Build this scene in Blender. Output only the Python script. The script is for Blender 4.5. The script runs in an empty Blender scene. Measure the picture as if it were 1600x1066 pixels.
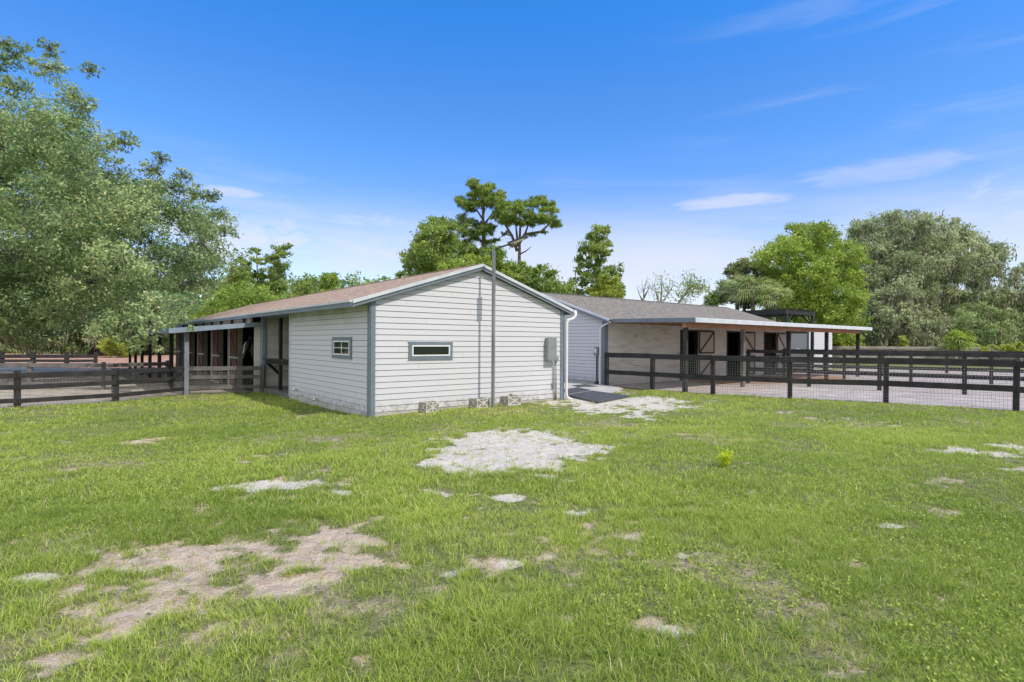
import bpy, math, random
import numpy as np
from mathutils import Vector, Matrix
R = math.radians
# ------------------------------------------------------------------ camera
FPX, CX, CY, EYE, ROLL = 870.0, 800.0, 533.0, 1.6, R(0.37)
cam = bpy.data.cameras.new("camera"); co = bpy.data.objects.new("camera", cam)
bpy.context.scene.collection.objects.link(co); bpy.context.scene.camera = co
cam.sensor_width = 36; cam.lens = 36 * FPX / 1600; cam.clip_end = 3000; cam.clip_start = .05
co.matrix_world = Matrix.Translation((0, 0, EYE)) @ Matrix.Rotation(R(90.03), 4, 'X') @ Matrix.Rotation(ROLL, 4, 'Z')
sc = bpy.context.scene
# ------------------------------------------------------------------ sun, sky, exposure
U2 = np.array((.778, .629)); V2 = np.array((-.629, .778))     # directions of the barns' walls
U2 = U2 / np.linalg.norm(U2); V2 = V2 / np.linalg.norm(V2)
SUN_EL = 53.0
sd = -V2 * math.cos(R(13)) + U2 * math.sin(R(13))
sun_dir = Vector((sd[0] * math.cos(R(SUN_EL)), sd[1] * math.cos(R(SUN_EL)), math.sin(R(SUN_EL))))
sl = bpy.data.lights.new("sun", 'SUN'); sl.energy = 2.0; sl.angle = R(0.5); sl.color = (1, .94, .85)
so = bpy.data.objects.new("sun", sl); sc.collection.objects.link(so)
so.rotation_euler = sun_dir.to_track_quat('Z', 'Y').to_euler()
w = bpy.data.worlds.new("World"); sc.world = w; w.use_nodes = True
nt = w.node_tree; N = nt.nodes; L = nt.links; N.clear()
def nd(nodes, t, **k):
    n = nodes.new(t)
    for a, b in k.items():
        if a.startswith('_'): setattr(n, a[1:], b)
    return n
def mth(N, L, op, a, b=None, c=None):
    n = N.new('ShaderNodeMath'); n.operation = op
    for i, v in enumerate((a, b, c)):
        if v is None: continue
        if isinstance(v, (int, float)): n.inputs[i].default_value = v
        else: L.new(v, n.inputs[i])
    return n.outputs[0]
sky = N.new('ShaderNodeTexSky'); sky.sky_type = 'NISHITA'; sky.sun_disc = False
sky.sun_elevation = R(SUN_EL); sky.sun_rotation = math.atan2(sd[0], sd[1]); sky.air_density = 1.0; sky.dust_density = .3; sky.ozone_density = 2.5
hs = N.new('ShaderNodeHueSaturation'); hs.inputs['Saturation'].default_value = 1.25; hs.inputs['Hue'].default_value = .507; L.new(sky.outputs[0], hs.inputs['Color'])
tc = N.new('ShaderNodeTexCoord'); sx = N.new('ShaderNodeSeparateXYZ'); L.new(tc.outputs['Generated'], sx.inputs[0])
az = mth(N, L, 'ARCTAN2', sx.outputs[0], sx.outputs[1]); el = mth(N, L, 'ARCSINE', sx.outputs[2])
rmp = N.new('ShaderNodeValToRGB'); L.new(mth(N, L, 'DIVIDE', el, R(90)), rmp.inputs[0]); rmp.color_ramp.interpolation = 'EASE'   # sky tint by elevation; overhead sky brightened to add fill light
for p_, c_ in ((0.0, (.80, .74, .84)), (.13, (.70, .68, .83)), (.23, (.54, .72, .84)), (.345, (.34, .77, .97)), (.50, (1.4, 1.45, 1.35)), (.75, (2.3, 2.05, 1.65))):
    e_ = rmp.color_ramp.elements.new(p_); e_.color = (*c_, 1)
rmp.color_ramp.elements.remove(rmp.color_ramp.elements[0]); rmp.color_ramp.elements.remove(rmp.color_ramp.elements[-1])
gr = N.new('ShaderNodeMix'); gr.data_type = 'RGBA'; gr.blend_type = 'MULTIPLY'; gr.inputs[0].default_value = 1; L.new(hs.outputs[0], gr.inputs[6]); L.new(rmp.outputs[0], gr.inputs[7])
cv = N.new('ShaderNodeCombineXYZ'); L.new(az, cv.inputs[0]); L.new(el, cv.inputs[1])
def skynoise(sxx, syy, det, off, rough=.55, dist=.6):
    mp = N.new('ShaderNodeMapping'); mp.inputs['Scale'].default_value = (sxx, syy, 1); mp.inputs['Location'].default_value = (off, off * .7, off)
    L.new(cv.outputs[0], mp.inputs[0]); n = N.new('ShaderNodeTexNoise'); n.inputs['Scale'].default_value = 1
    n.inputs['Detail'].default_value = det; n.inputs['Roughness'].default_value = rough; n.inputs['Distortion'].default_value = dist
    L.new(mp.outputs[0], n.inputs['Vector']); return n.outputs[0]
def mrange(N, L, v, a, b, c, d, smooth=True):
    n = N.new('ShaderNodeMapRange'); n.interpolation_type = 'SMOOTHSTEP' if smooth else 'LINEAR'
    L.new(v, n.inputs[0])
    for i, x in enumerate((a, b, c, d)): n.inputs[i + 1].default_value = x
    return n.outputs[0]
wisp = mrange(N, L, skynoise(3.2, 24, 6, 3.1, .55), .40, .72, 0, 1)
lowm = mrange(N, L, el, R(19), R(4), 0, 1)
wide = mrange(N, L, skynoise(1.6, 9, 5, 6.4, .55), .26, .62, 0, .8)
veil = mth(N, L, 'MAXIMUM', mth(N, L, 'MULTIPLY', wisp, mth(N, L, 'MULTIPLY', lowm, .85)), mth(N, L, 'MULTIPLY', wide, mrange(N, L, el, R(16), R(7), 0, 1)))
hiw = mrange(N, L, skynoise(2.2, 20, 5, 9.3), .50, .80, 0, .25)
him = mth(N, L, 'MULTIPLY', mrange(N, L, az, R(8), R(32), 0, 1), mrange(N, L, el, R(34), R(14), .5, 1))
hiw = mth(N, L, 'MULTIPLY', hiw, him)
def blob(pa, pe, wa, we, amp, nz):   # a cloud at azimuth pa, elevation pe (degrees)
    a = mth(N, L, 'DIVIDE', mth(N, L, 'SUBTRACT', az, R(pa)), R(wa)); e = mth(N, L, 'DIVIDE', mth(N, L, 'SUBTRACT', el, R(pe)), R(we))
    r = mth(N, L, 'ADD', mth(N, L, 'MULTIPLY', a, a), mth(N, L, 'MULTIPLY', e, e))
    r = mth(N, L, 'ADD', r, mth(N, L, 'MULTIPLY', mth(N, L, 'SUBTRACT', nz, .5), 3.2))
    return mrange(N, L, r, 1.3, -.3, 0, amp)
nz1 = skynoise(9, 40, 6, 1.7, .6); nz2 = skynoise(14, 22, 7, 5.2, .6)
cl = veil
for b in ((20.5, 13.3, 6.5, .8, .62, nz1), (-26.5, 13.3, 3.4, .6, .6, nz1), (-26, 9.0, 7.5, 3.2, .85, nz2), (-12, 11.6, 10, 1.1, .5, nz1), (42, 9.5, 5, 3.5, .6, nz2), (-13, 8.0, 12, 2.2, .6, nz1), (34, 14.5, 7, 1.3, .35, nz1), (12, 9, 12, 2.6, .5, nz1), (16, 6.5, 8, 1.2, .5, nz1)):
    cl = mth(N, L, 'MAXIMUM', cl, blob(*b))
cl = mth(N, L, 'MAXIMUM', cl, hiw)
mx = N.new('ShaderNodeMix'); mx.data_type = 'RGBA'; cov = mth(N, L, 'MULTIPLY', mrange(N, L, sx.outputs[1], .25, -.35, 0, 1), mrange(N, L, skynoise(1.3, 2.4, 4, 2.2), .15, .55, .75, 1))   # added fill light: bright cloud painted out of view behind the camera
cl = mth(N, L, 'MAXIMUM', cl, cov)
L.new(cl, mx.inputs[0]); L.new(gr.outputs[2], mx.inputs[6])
brt = mrange(N, L, sx.outputs[0], .45, -.55, .72, 1.65); brt = mth(N, L, 'ADD', mth(N, L, 'MULTIPLY', mth(N, L, 'SUBTRACT', brt, 1), mrange(N, L, sx.outputs[1], .2, -.2, 0, 1)), 1)   # added cloud made brighter at left rear to lift the shaded walls
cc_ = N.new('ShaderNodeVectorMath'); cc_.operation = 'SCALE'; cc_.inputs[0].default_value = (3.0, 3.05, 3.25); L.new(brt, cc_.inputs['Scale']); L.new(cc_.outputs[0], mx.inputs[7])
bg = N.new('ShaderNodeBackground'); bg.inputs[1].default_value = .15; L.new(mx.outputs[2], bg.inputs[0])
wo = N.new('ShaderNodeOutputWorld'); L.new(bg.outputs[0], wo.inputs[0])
sc.view_settings.view_transform = 'Standard'; sc.view_settings.look = 'None'; sc.view_settings.exposure = 0.88; sc.view_settings.gamma = 1
sc.render.engine = 'CYCLES'; sc.cycles.use_denoising = True; sc.cycles.max_bounces = 6; sc.cycles.transparent_max_bounces = 6
sc.cycles.diffuse_bounces = 4; sc.cycles.glossy_bounces = 3; sc.cycles.transmission_bounces = 4

# ------------------------------------------------------------------ where a pixel of the ground lies
def ray(px, py):
    a, b = (px - CX) / FPX, (CY - py) / FPX
    c, s = math.cos(ROLL), math.sin(ROLL)
    return a * c - b * s, 1.0, a * s + b * c
def at(px, py, Y):
    x, y, z = ray(px, py); return np.array((x * Y, Y, EYE + z * Y))
def gp(px, py, z0=0.0):
    x, y, z = ray(px, py); t = (z0 - EYE) / z; return np.array((x * t, t, z0))

# ------------------------------------------------------------------ noise in numpy
def vnoise(x, y, seed=0):
    xi = np.floor(x).astype(np.int64); yi = np.floor(y).astype(np.int64); fx = x - xi; fy = y - yi
    fx = fx * fx * (3 - 2 * fx); fy = fy * fy * (3 - 2 * fy)
    def h(a, b):
        n = (a * 374761393 + b * 668265263 + seed * 1442695041) & 0xffffffff
        n = ((n ^ (n >> 13)) * 1274126177) & 0xffffffff
        return ((n ^ (n >> 16)) & 0xffff) / 65535.0
    return (h(xi, yi) * (1 - fx) + h(xi + 1, yi) * fx) * (1 - fy) + (h(xi, yi + 1) * (1 - fx) + h(xi + 1, yi + 1) * fx) * fy
def fbm(x, y, seed=0, o=4):
    v = 0; a = .5; t = 0
    for i in range(o): v = v + a * vnoise(x * 2 ** i, y * 2 ** i, seed + i); t += a; a *= .5
    return v / t
def sstep(a, b, x):
    t = np.clip((x - a) / (b - a), 0, 1); return t * t * (3 - 2 * t)

# ------------------------------------------------------------------ materials
def material(name):
    m = bpy.data.materials.new(name); m.use_nodes = True
    return m, m.node_tree.nodes, m.node_tree.links, m.node_tree.nodes['Principled BSDF']
def noise(N, L, scale, detail=4, rough=.55, vec=None, dist=0):
    n = N.new('ShaderNodeTexNoise'); n.inputs['Scale'].default_value = scale; n.inputs['Detail'].default_value = detail
    n.inputs['Roughness'].default_value = rough; n.inputs['Distortion'].default_value = dist
    if vec is None:
        t = N.new('ShaderNodeTexCoord'); vec = t.outputs['Object']
    L.new(vec, n.inputs['Vector']); return n.outputs[0]
def mapped(N, L, scale, which='Object'):
    t = N.new('ShaderNodeTexCoord'); m = N.new('ShaderNodeMapping'); m.inputs['Scale'].default_value = scale
    L.new(t.outputs[which], m.inputs[0]); return m.outputs[0]
def mixc(N, L, f, a, b):
    n = N.new('ShaderNodeMix'); n.data_type = 'RGBA'
    if isinstance(f, (int, float)): n.inputs[0].default_value = f
    else: L.new(f, n.inputs[0])
    for i, v in ((6, a), (7, b)):
        if isinstance(v, tuple): n.inputs[i].default_value = (*v, 1)
        else: L.new(v, n.inputs[i])
    return n.outputs[2]
def bump(N, L, bs, h, st, dist=.01):
    b = N.new('ShaderNodeBump'); b.inputs['Strength'].default_value = st; b.inputs['Distance'].default_value = dist
    L.new(h, b.inputs['Height']); L.new(b.outputs[0], bs.inputs['Normal'])
def simple(name, c1, c2, scale=6, rough=.7, vecscale=(1, 1, 1), bst=.3, metal=0, spots=None, bd=.004):
    m, N, L, bs = material(name)
    v = mapped(N, L, vecscale); n = noise(N, L, scale, 5, .6, v)
    col = mixc(N, L, mrange(N, L, n, .35, .68, 0, 1), c1, c2)
    if spots:
        n2 = noise(N, L, spots[1], 5, .65, mapped(N, L, spots[3] if len(spots) > 3 else (1, 1, 1)))
        col = mixc(N, L, mrange(N, L, n2, spots[2], spots[2] + .16, 0, 1), col, spots[0])
    L.new(col, bs.inputs['Base Color']); bs.inputs['Roughness'].default_value = rough; bs.inputs['Metallic'].default_value = metal
    if bst: bump(N, L, bs, noise(N, L, scale * 6, 4, .6, v), bst, bd)
    return m
M = {}
def boardmat(name, c1, c2, stain, stain_at, top_green=0.0):
    m, N, L, bs = material(name); t = N.new('ShaderNodeTexCoord'); sp = N.new('ShaderNodeSeparateXYZ'); L.new(t.outputs['Object'], sp.inputs[0])
    row = mth(N, L, 'FLOOR', mth(N, L, 'DIVIDE', mth(N, L, 'SUBTRACT', sp.outputs[2], .052), .1286))
    alng = mth(N, L, 'ADD', mth(N, L, 'MULTIPLY', sp.outputs[0], .28), mth(N, L, 'MULTIPLY', row, .37)); seg_ = mth(N, L, 'FLOOR', alng)
    cb = N.new('ShaderNodeCombineXYZ'); L.new(row, cb.inputs[0]); L.new(seg_, cb.inputs[1]); wn_ = N.new('ShaderNodeTexWhiteNoise'); L.new(cb.outputs[0], wn_.inputs[0])
    col = mixc(N, L, wn_.outputs[0], c1, c2)
    fr_ = mth(N, L, 'SUBTRACT', alng, seg_); jt = mth(N, L, 'LESS_THAN', fr_, .0035); col = mixc(N, L, mth(N, L, 'MULTIPLY', jt, .25), col, (.2, .19, .17))
    n2 = noise(N, L, 1.1, 5, .65, mapped(N, L, (.8, .8, 4))); col = mixc(N, L, mrange(N, L, n2, stain_at, stain_at + .16, 0, .8), col, stain)
    n3 = noise(N, L, 7, 5, .7); low_ = mth(N, L, 'MULTIPLY', mrange(N, L, sp.outputs[2], .35, .05, 0, 1), mrange(N, L, n3, .38, .65, 0, .75)); col = mixc(N, L, low_, col, (.24, .22, .15))
    if top_green:
        n4 = noise(N, L, 1.6, 5, .6, mapped(N, L, (1, 1, 1.6))); tg_ = mth(N, L, 'MULTIPLY', mrange(N, L, sp.outputs[2], 1.75, 2.35, 0, 1), mrange(N, L, n4, .36, .6, 0, top_green)); col = mixc(N, L, tg_, col, (.30, .34, .17))  # broken green tint, stronger towards the top of the wall
    L.new(col, bs.inputs['Base Color']); bs.inputs['Roughness'].default_value = .6; bump(N, L, bs, noise(N, L, 12, 4, .6, mapped(N, L, (1, 1, 6))), .15, .004); return m
M['siding'] = boardmat('white_siding', (.60, .60, .63), (.587, .587, .615), (.49, .48, .46), .66)
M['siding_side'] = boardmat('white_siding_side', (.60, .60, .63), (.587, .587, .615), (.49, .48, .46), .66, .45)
M['siding_dirty'] = simple('dirty_siding', (.76, .73, .68), (.62, .59, .54), 1.4, .6, (1, 1, 4), .2, spots=((.34, .32, .29), 1.0, .57, (.7, .7, 4.5)))
M['trim'] = simple('grey_trim', (.175, .215, .26), (.15, .185, .225), 3, .5, (1, 1, 1), .1)
M['trim_light'] = simple('pale_trim', (.62, .65, .68), (.52, .56, .60), 3, .45, (1, 1, 1), .1)
M['white_metal'] = simple('white_aluminium', (.78, .79, .80), (.70, .71, .73), 4, .35, (1, 1, 1), .05)
M['blue_fascia'] = simple('pale_blue_fascia', (.27, .33, .41), (.21, .26, .33), 3, .5, (1, 1, 1), .1)
M['black_wood'] = simple('black_painted_wood', (.020, .019, .019), (.040, .038, .038), 3, .85, (1, 1, 1), .4, spots=((.10, .092, .085), 2.2, .64, (1, 1, 1)))
M['grey_wood'] = simple('weathered_grey_wood', (.17, .16, .155), (.10, .094, .09), 3, .85, (1, 1, 1), .4, spots=((.07, .065, .065), 2.5, .6))
M['pale_wood'] = simple('bleached_wood', (.33, .31, .28), (.22, .20, .18), 2, .85, (1, 1, 3), .4, spots=((.12, .11, .10), 2.5, .62))
M['cedar'] = simple('cedar_beam', (.42, .21, .115), (.30, .14, .075), 2, .7, (1, 1, 6), .2)
M['red_door'] = simple('red_brown_door', (.24, .105, .075), (.16, .07, .05), 3, .7, (1, 1, .5), .2)
M['pale_door'] = simple('pale_door_panel', (.56, .50, .44), (.46, .41, .36), 2, .7, (1, 1, .6), .2)
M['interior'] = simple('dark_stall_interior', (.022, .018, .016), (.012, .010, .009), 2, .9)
M['concrete'] = simple('concrete', (.50, .48, .45), (.36, .345, .32), 2.5, .9, (1, 1, 1), .3, spots=((.2, .19, .17), 2, .62))
M['rubber'] = simple('dark_mat', (.055, .055, .060), (.085, .083, .085), 2.4, .85, (1, 1, 1), .3, spots=((.24, .23, .22), 1.6, .66))
M['galv'] = simple('galvanised_steel', (.38, .38, .38), (.27, .27, .27), 5, .5, (1, 1, .3), .05, .5)
M['lattice'] = simple('weathered_white_lattice', (.66, .63, .58), (.52, .50, .45), 9, .7, (1, 1, 1), .1)
M['post_grey'] = simple('dull_grey_post', (.22, .235, .27), (.15, .16, .19), 3, .7, (1, 1, 1), .3)
M['dull_metal'] = simple('dull_grey_metal', (.30, .315, .32), (.24, .255, .26), 5, .45, (1, 1, 1), .05, .3)
M['dark_metal'] = simple('dark_metal', (.05, .052, .055), (.08, .08, .085), 5, .45, (1, 1, 1), .05, .3)
M['wire'] = simple('galvanised_wire', (.34, .34, .33), (.25, .25, .245), 5, .7, (1, 1, 1), 0, 0)
M['pvc'] = simple('white_pvc', (.78, .77, .74), (.66, .64, .60), 5, .4, (1, 1, 1), 0)
M['bark'] = simple('grey_bark', (.20, .175, .15), (.10, .085, .07), 4, .95, (1, 1, .3), .8, bd=.03)
M['bark_pale'] = simple('pale_bark', (.34, .30, .26), (.20, .175, .15), 4, .95, (1, 1, .3), .8, bd=.03)
M['bark_pine'] = simple('pine_bark', (.26, .19, .15), (.14, .10, .085), 4, .95, (1, 1, .4), .8, bd=.03)
M['horse'] = simple('black_horse_coat', (.012, .010, .010), (.022, .017, .014), 5, .42, (1, 1, 1), .05)
M['blaze'] = simple('white_blaze', (.75, .73, .70), (.68, .65, .62), 5, .6)
M['soil'] = simple('potting_soil', (.07, .05, .035), (.04, .03, .02), 14, .95)
def glass_mat():
    m, N, L, bs = material('window_glass'); bs.inputs['Base Color'].default_value = (.012, .018, .016, 1); bs.inputs['Roughness'].default_value = .04
    bs.inputs['Specular IOR Level'].default_value = .7; return m
M['glass'] = glass_mat()
def lamp_glass():
    m, N, L, bs = material('lamp_lens'); bs.inputs['Base Color'].default_value = (.62, .60, .45, 1); bs.inputs['Roughness'].default_value = .25; return m
M['lens'] = lamp_glass()
def shingles(name, a, b, c):
    m, N, L, bs = material(name); t = N.new('ShaderNodeTexCoord')
    br = N.new('ShaderNodeTexBrick'); br.inputs['Scale'].default_value = 1; br.inputs['Brick Width'].default_value = .24; br.inputs['Row Height'].default_value = .14
    br.inputs['Mortar Size'].default_value = .006; br.inputs['Bias'].default_value = -.1
    br.inputs['Color1'].default_value = (*a, 1); br.inputs['Color2'].default_value = (*b, 1); br.inputs['Mortar'].default_value = (*c, 1)
    L.new(t.outputs['UV'], br.inputs['Vector'])
    n = noise(N, L, 6.5, 5, .75, t.outputs['UV']); n2 = noise(N, L, 20, 4, .75, t.outputs['UV'])
    n3 = noise(N, L, .35, 3, .5, t.outputs['UV'])
    col = mixc(N, L, mrange(N, L, n, .42, .66, 0, .85), br.outputs[0], (a[0] * 1.5, a[1] * 1.45, a[2] * 1.4))
    col = mixc(N, L, mrange(N, L, n2, .50, .64, 0, .8), col, c)
    col = mixc(N, L, mrange(N, L, n3, .5, .7, 0, .4), col, (a[0] * .7, a[1] * .72, a[2] * .74))
    L.new(col, bs.inputs['Base Color']); bs.inputs['Roughness'].default_value = .93
    bump(N, L, bs, mth(N, L, 'ADD', br.outputs['Fac'], mth(N, L, 'MULTIPLY', n2, .6)), -.5, .012); return m
M['shingle_brown'] = shingles('brown_shingles', (.40, .275, .19), (.22, .15, .11), (.10, .08, .065))
M['shingle_grey'] = shingles('grey_brown_shingles', (.225, .195, .16), (.125, .11, .092), (.065, .06, .052))
def leafmat(name, dark, light, third=None, trans=.3, rough=.55):
    m, N, L, bs = material(name); a = N.new('ShaderNodeAttribute'); a.attribute_name = 'tint'
    col = mixc(N, L, a.outputs['Fac'], dark, light)
    if third:
        col = mixc(N, L, mrange(N, L, a.outputs['Fac'], .93, .97, 0, 1, False), col, third)
    L.new(col, bs.inputs['Base Color']); bs.inputs['Roughness'].default_value = rough; bs.inputs['Specular IOR Level'].default_value = .3
    tr = N.new('ShaderNodeBsdfTranslucent'); L.new(mixc(N, L, .35, col, (light[0] * 1.2, light[1] * 1.4, light[2])), tr.inputs[0])
    ms = N.new('ShaderNodeMixShader'); ms.inputs[0].default_value = trans; L.new(bs.outputs[0], ms.inputs[1]); L.new(tr.outputs[0], ms.inputs[2])
    L.new(ms.outputs[0], N['Material Output'].inputs[0]); return m
M['oak'] = leafmat('oak_leaf', (.11, .20, .075), (.52, .61, .27), (.60, .50, .25), .25)
M['oak_dull'] = leafmat('dull_oak_leaf', (.18, .23, .12), (.60, .64, .37), (.66, .58, .34))
M['under'] = leafmat('understory_leaf', (.13, .22, .09), (.48, .58, .25), (.6, .62, .2))
M['bright'] = leafmat('bright_leaf', (.16, .27, .04), (.48, .57, .11), (.58, .55, .12))
M['yellowgreen'] = leafmat('yellow_green_leaf', (.25, .32, .05), (.50, .55, .10), (.60, .56, .14))
M['lime'] = leafmat('lime_leaf', (.48, .56, .03), (.75, .80, .08), None, .4)
M['pine'] = leafmat('pine_needles', (.12, .21, .045), (.42, .52, .11), (.5, .42, .12), .25)
M['mid'] = leafmat('mid_green_leaf', (.13, .22, .05), (.45, .54, .14), (.56, .5, .15))
M['magnolia'] = leafmat('magnolia_leaf', (.15, .19, .07), (.40, .42, .19), (.50, .36, .2), .3, .6)
M['moss'] = leafmat('hanging_moss', (.22, .22, .16), (.44, .43, .32), (.48, .45, .36), .15, .9)
M['palm'] = leafmat('palm_leaf', (.22, .30, .11), (.55, .60, .26), (.62, .60, .3), .2, .4)
M['grass'] = leafmat('grass_blades', (.165, .26, .035), (.55, .625, .125), (.68, .58, .32), .35, .5)

# ------------------------------------------------------------------ mesh helpers
def link(name, me, mat, parent=None):
    o = bpy.data.objects.new(name, me); sc.collection.objects.link(o)
    if mat is not None and not me.materials: me.materials.append(mat)
    if parent is not None: o.parent = parent; o.matrix_parent_inverse = Matrix.Translation(-parent.location) if not parent.get('_p') else parent['_p']
    return o
def tag(o, label=None, cat=None, group=None, kind=None):
    for k, v in (('label', label), ('category', cat), ('group', group), ('kind', kind)):
        if v: o[k] = v
    return o
def empty(name, loc, label, cat, group=None):
    o = bpy.data.objects.new(name, None); o.location = tuple(float(v) for v in loc); sc.collection.objects.link(o); o.empty_display_size = .3
    return tag(o, label, cat, group)
def fastmesh(name, verts, loops, totals, tint=None, uv=None):
    me = bpy.data.meshes.new(name); verts = np.asarray(verts, np.float32); loops = np.asarray(loops, np.int32).ravel(); totals = np.asarray(totals, np.int32)
    me.vertices.add(len(verts)); me.vertices.foreach_set('co', verts.ravel()); me.loops.add(len(loops)); me.loops.foreach_set('vertex_index', loops)
    me.polygons.add(len(totals)); st = np.concatenate(([0], np.cumsum(totals)[:-1])).astype(np.int32)
    me.polygons.foreach_set('loop_start', st)
    try: me.polygons.foreach_set('loop_total', totals)
    except Exception: pass
    if tint is not None:
        a = me.attributes.new('tint', 'FLOAT', 'POINT'); a.data.foreach_set('value', np.asarray(tint, np.float32))
    me.update(calc_edges=True); return me
class MB:
    """collects simple solids and links them as ONE mesh"""
    def __init__(s): s.v = []; s.f = []; s.uv = {}
    def add(s, vs, fs, uvs=None):
        b = len(s.v); s.v += [tuple(map(float, v)) for v in vs]
        for i, f in enumerate(fs):
            if uvs and uvs[i] is not None: s.uv[len(s.f)] = uvs[i]
            s.f.append([b + k for k in f])
        return s
    def hexa(s, p):   # 8 corners: bottom 4 ccw, top 4 ccw
        return s.add(p, [(3, 2, 1, 0), (4, 5, 6, 7), (0, 1, 5, 4), (1, 2, 6, 5), (2, 3, 7, 6), (3, 0, 4, 7)])
    def bar(s, a, b, w, h, up=(0, 0, 1)):   # board from a to b, w sideways, h along up
        a = Vector(a); b = Vector(b); d = (b - a).normalized(); up = Vector(up)
        side = d.cross(up); 
        if side.length < 1e-4: side = d.cross(Vector((0, 1, 0)))
        side.normalize(); u = side.cross(d).normalized(); x = side * w / 2; y = u * h / 2
        return s.hexa([a - x - y, b - x - y, b + x - y, a + x - y, a - x + y, b - x + y, b + x + y, a + x + y])
    def tube(s, pts, rad, n=8, cap=True):
        pts = [Vector(p) for p in pts]; rad = rad if hasattr(rad, '__len__') else [rad] * len(pts)
        base = len(s.v); prev = None
        for i, p in enumerate(pts):
            d = (pts[min(i + 1, len(pts) - 1)] - pts[max(i - 1, 0)]).normalized()
            if prev is None:
                x = d.cross(Vector((0, 0, 1)) if abs(d.z) < .9 else Vector((1, 0, 0))).normalized()
            else:
                x = (prev - d * prev.dot(d)); x = x.normalized() if x.length > 1e-6 else d.orthogonal().normalized()
            prev = x; y = d.cross(x)
            for k in range(n):
                a = 2 * math.pi * k / n; q = p + (x * math.cos(a) + y * math.sin(a)) * rad[i]; s.v.append(tuple(q))
        for i in range(len(pts) - 1):
            for k in range(n):
                k2 = (k + 1) % n; s.f.append([base + i * n + k, base + i * n + k2, base + (i + 1) * n + k2, base + (i + 1) * n + k])
        if cap: s.f.append([base + k for k in range(n)][::-1]); s.f.append([base + (len(pts) - 1) * n + k for k in range(n)])
        return s
    def build(s, name, mat, parent=None, bevel=0, smooth=False):
        me = bpy.data.meshes.new(name); me.from_pydata(s.v, [], s.f)
        if s.uv:
            ul = me.uv_layers.new(name='UVMap')
            for fi, uvs in s.uv.items():
                p = me.polygons[fi]
                for k, li in enumerate(p.loop_indices): ul.data[li].uv = uvs[k]
        if smooth: me.polygons.foreach_set('use_smooth', [True] * len(me.polygons))
        me.update(); o = link(name, me, mat, parent)
        if bevel:
            b = o.modifiers.new('bevel', 'BEVEL'); b.width = bevel; b.segments = 2; b.limit_method = 'ANGLE'
        return o
class Frame:
    """u along the first barn's gable, s along its long side"""
    def __init__(s, o): s.o = np.array(o, float)
    def p(s, u, v, z): return Vector((s.o[0] + u * U2[0] + v * V2[0], s.o[1] + u * U2[1] + v * V2[1], z))
    def box(s, mb, u0, u1, v0, v1, z0, z1):
        P = s.p; return mb.hexa([P(u0, v0, z0), P(u1, v0, z0), P(u1, v1, z0), P(u0, v1, z0), P(u0, v0, z1), P(u1, v0, z1), P(u1, v1, z1), P(u0, v1, z1)])
A = gp(578, 649); B = gp(945, 602)
F1 = Frame((A[0], A[1], 0)); F2 = Frame((B[0], B[1], 0))
def ground_z(x, y):
    x = np.asarray(x, float); y = np.asarray(y, float)
    rx = x - A[0]; ry = y - A[1]; u = rx * U2[0] + ry * U2[1]; v = rx * V2[0] + ry * V2[1]
    left = sstep(-1, -5.5, x) * sstep(8, 13, y)
    z = -.10 * left
    z = z + (fbm(x * .35, y * .35, 5, 3) - .5) * .10 * sstep(13, 7, y) + (fbm(x * 1.7, y * 1.7, 9, 4) - .5) * .045 * sstep(13, 9, y)
    return z

# ------------------------------------------------------------------ ground
patches = [  # px, py, half width px, half height px, white 0 / pink 1, strength
    (800, 697, 122, 30, 0, 1.25), (880, 700, 85, 17, 0, .75), (965, 630, 105, 12, 0, 1.2), (880, 716, 40, 10, 0, .6),
    (400, 760, 90, 9, 0, .62), (480, 757, 60, 6, 0, .5), (650, 765, 150, 13, 0, .5), (796, 776, 22, 6, 0, 1), (905, 798, 26, 6, 0, 1.1), (1385, 822, 26, 6, 0, 1.05),
    (1520, 705, 60, 10, 0, .75), (1590, 700, 40, 12, 0, .9), (1590, 735, 30, 6, 0, .6), (1180, 770, 25, 7, 0, .55), (1000, 650, 40, 7, 0, .7),
    (330, 870, 200, 34, 1, .95), (480, 862, 110, 28, 1, .85), (250, 925, 160, 45, 1, .85), (400, 905, 170, 40, 1, .8), (140, 1000, 110, 42, 1, .8), (310, 935, 90, 30, 1, .95),
    (300, 985, 60, 22, 1, .75), (560, 880, 110, 26, 1, .62), (760, 890, 70, 25, 1, .62), (800, 880, 22, 9, 0, .8), (705, 893, 22, 9, 0, .7), (880, 968, 55, 12, 1, .6), (990, 975, 50, 16, 1, .5),
    (1052, 985, 22, 8, 0, .9), (1240, 842, 35, 10, 1, .6), (1395, 872, 30, 9, 1, .6), (1075, 868, 30, 7, 0, .6), (660, 935, 60, 14, 1, .5), (1310, 1045, 80, 16, 1, .55),
    (1480, 800, 40, 8, 1, .4), (50, 900, 60, 12, 0, .5), (60, 1050, 50, 20, 1, .5), (990, 840, 20, 7, 1, .55), (1140, 950, 30, 10, 1, .4), (1500, 890, 40, 10, 1, .4), (215, 690, 40, 7, 1, .45), (570, 1030, 50, 14, 1, .5), (780, 1000, 40, 12, 1, .45)]
PW = []
for (px, py, wx, wy, pk, st) in patches:
    c = gp(px, py); d = (gp(px, py - wy)[1] - gp(px, min(py + wy, 1500))[1]) / 2
    PW.append((c[0], c[1], wx / FPX * c[1], d, pk, st))
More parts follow.
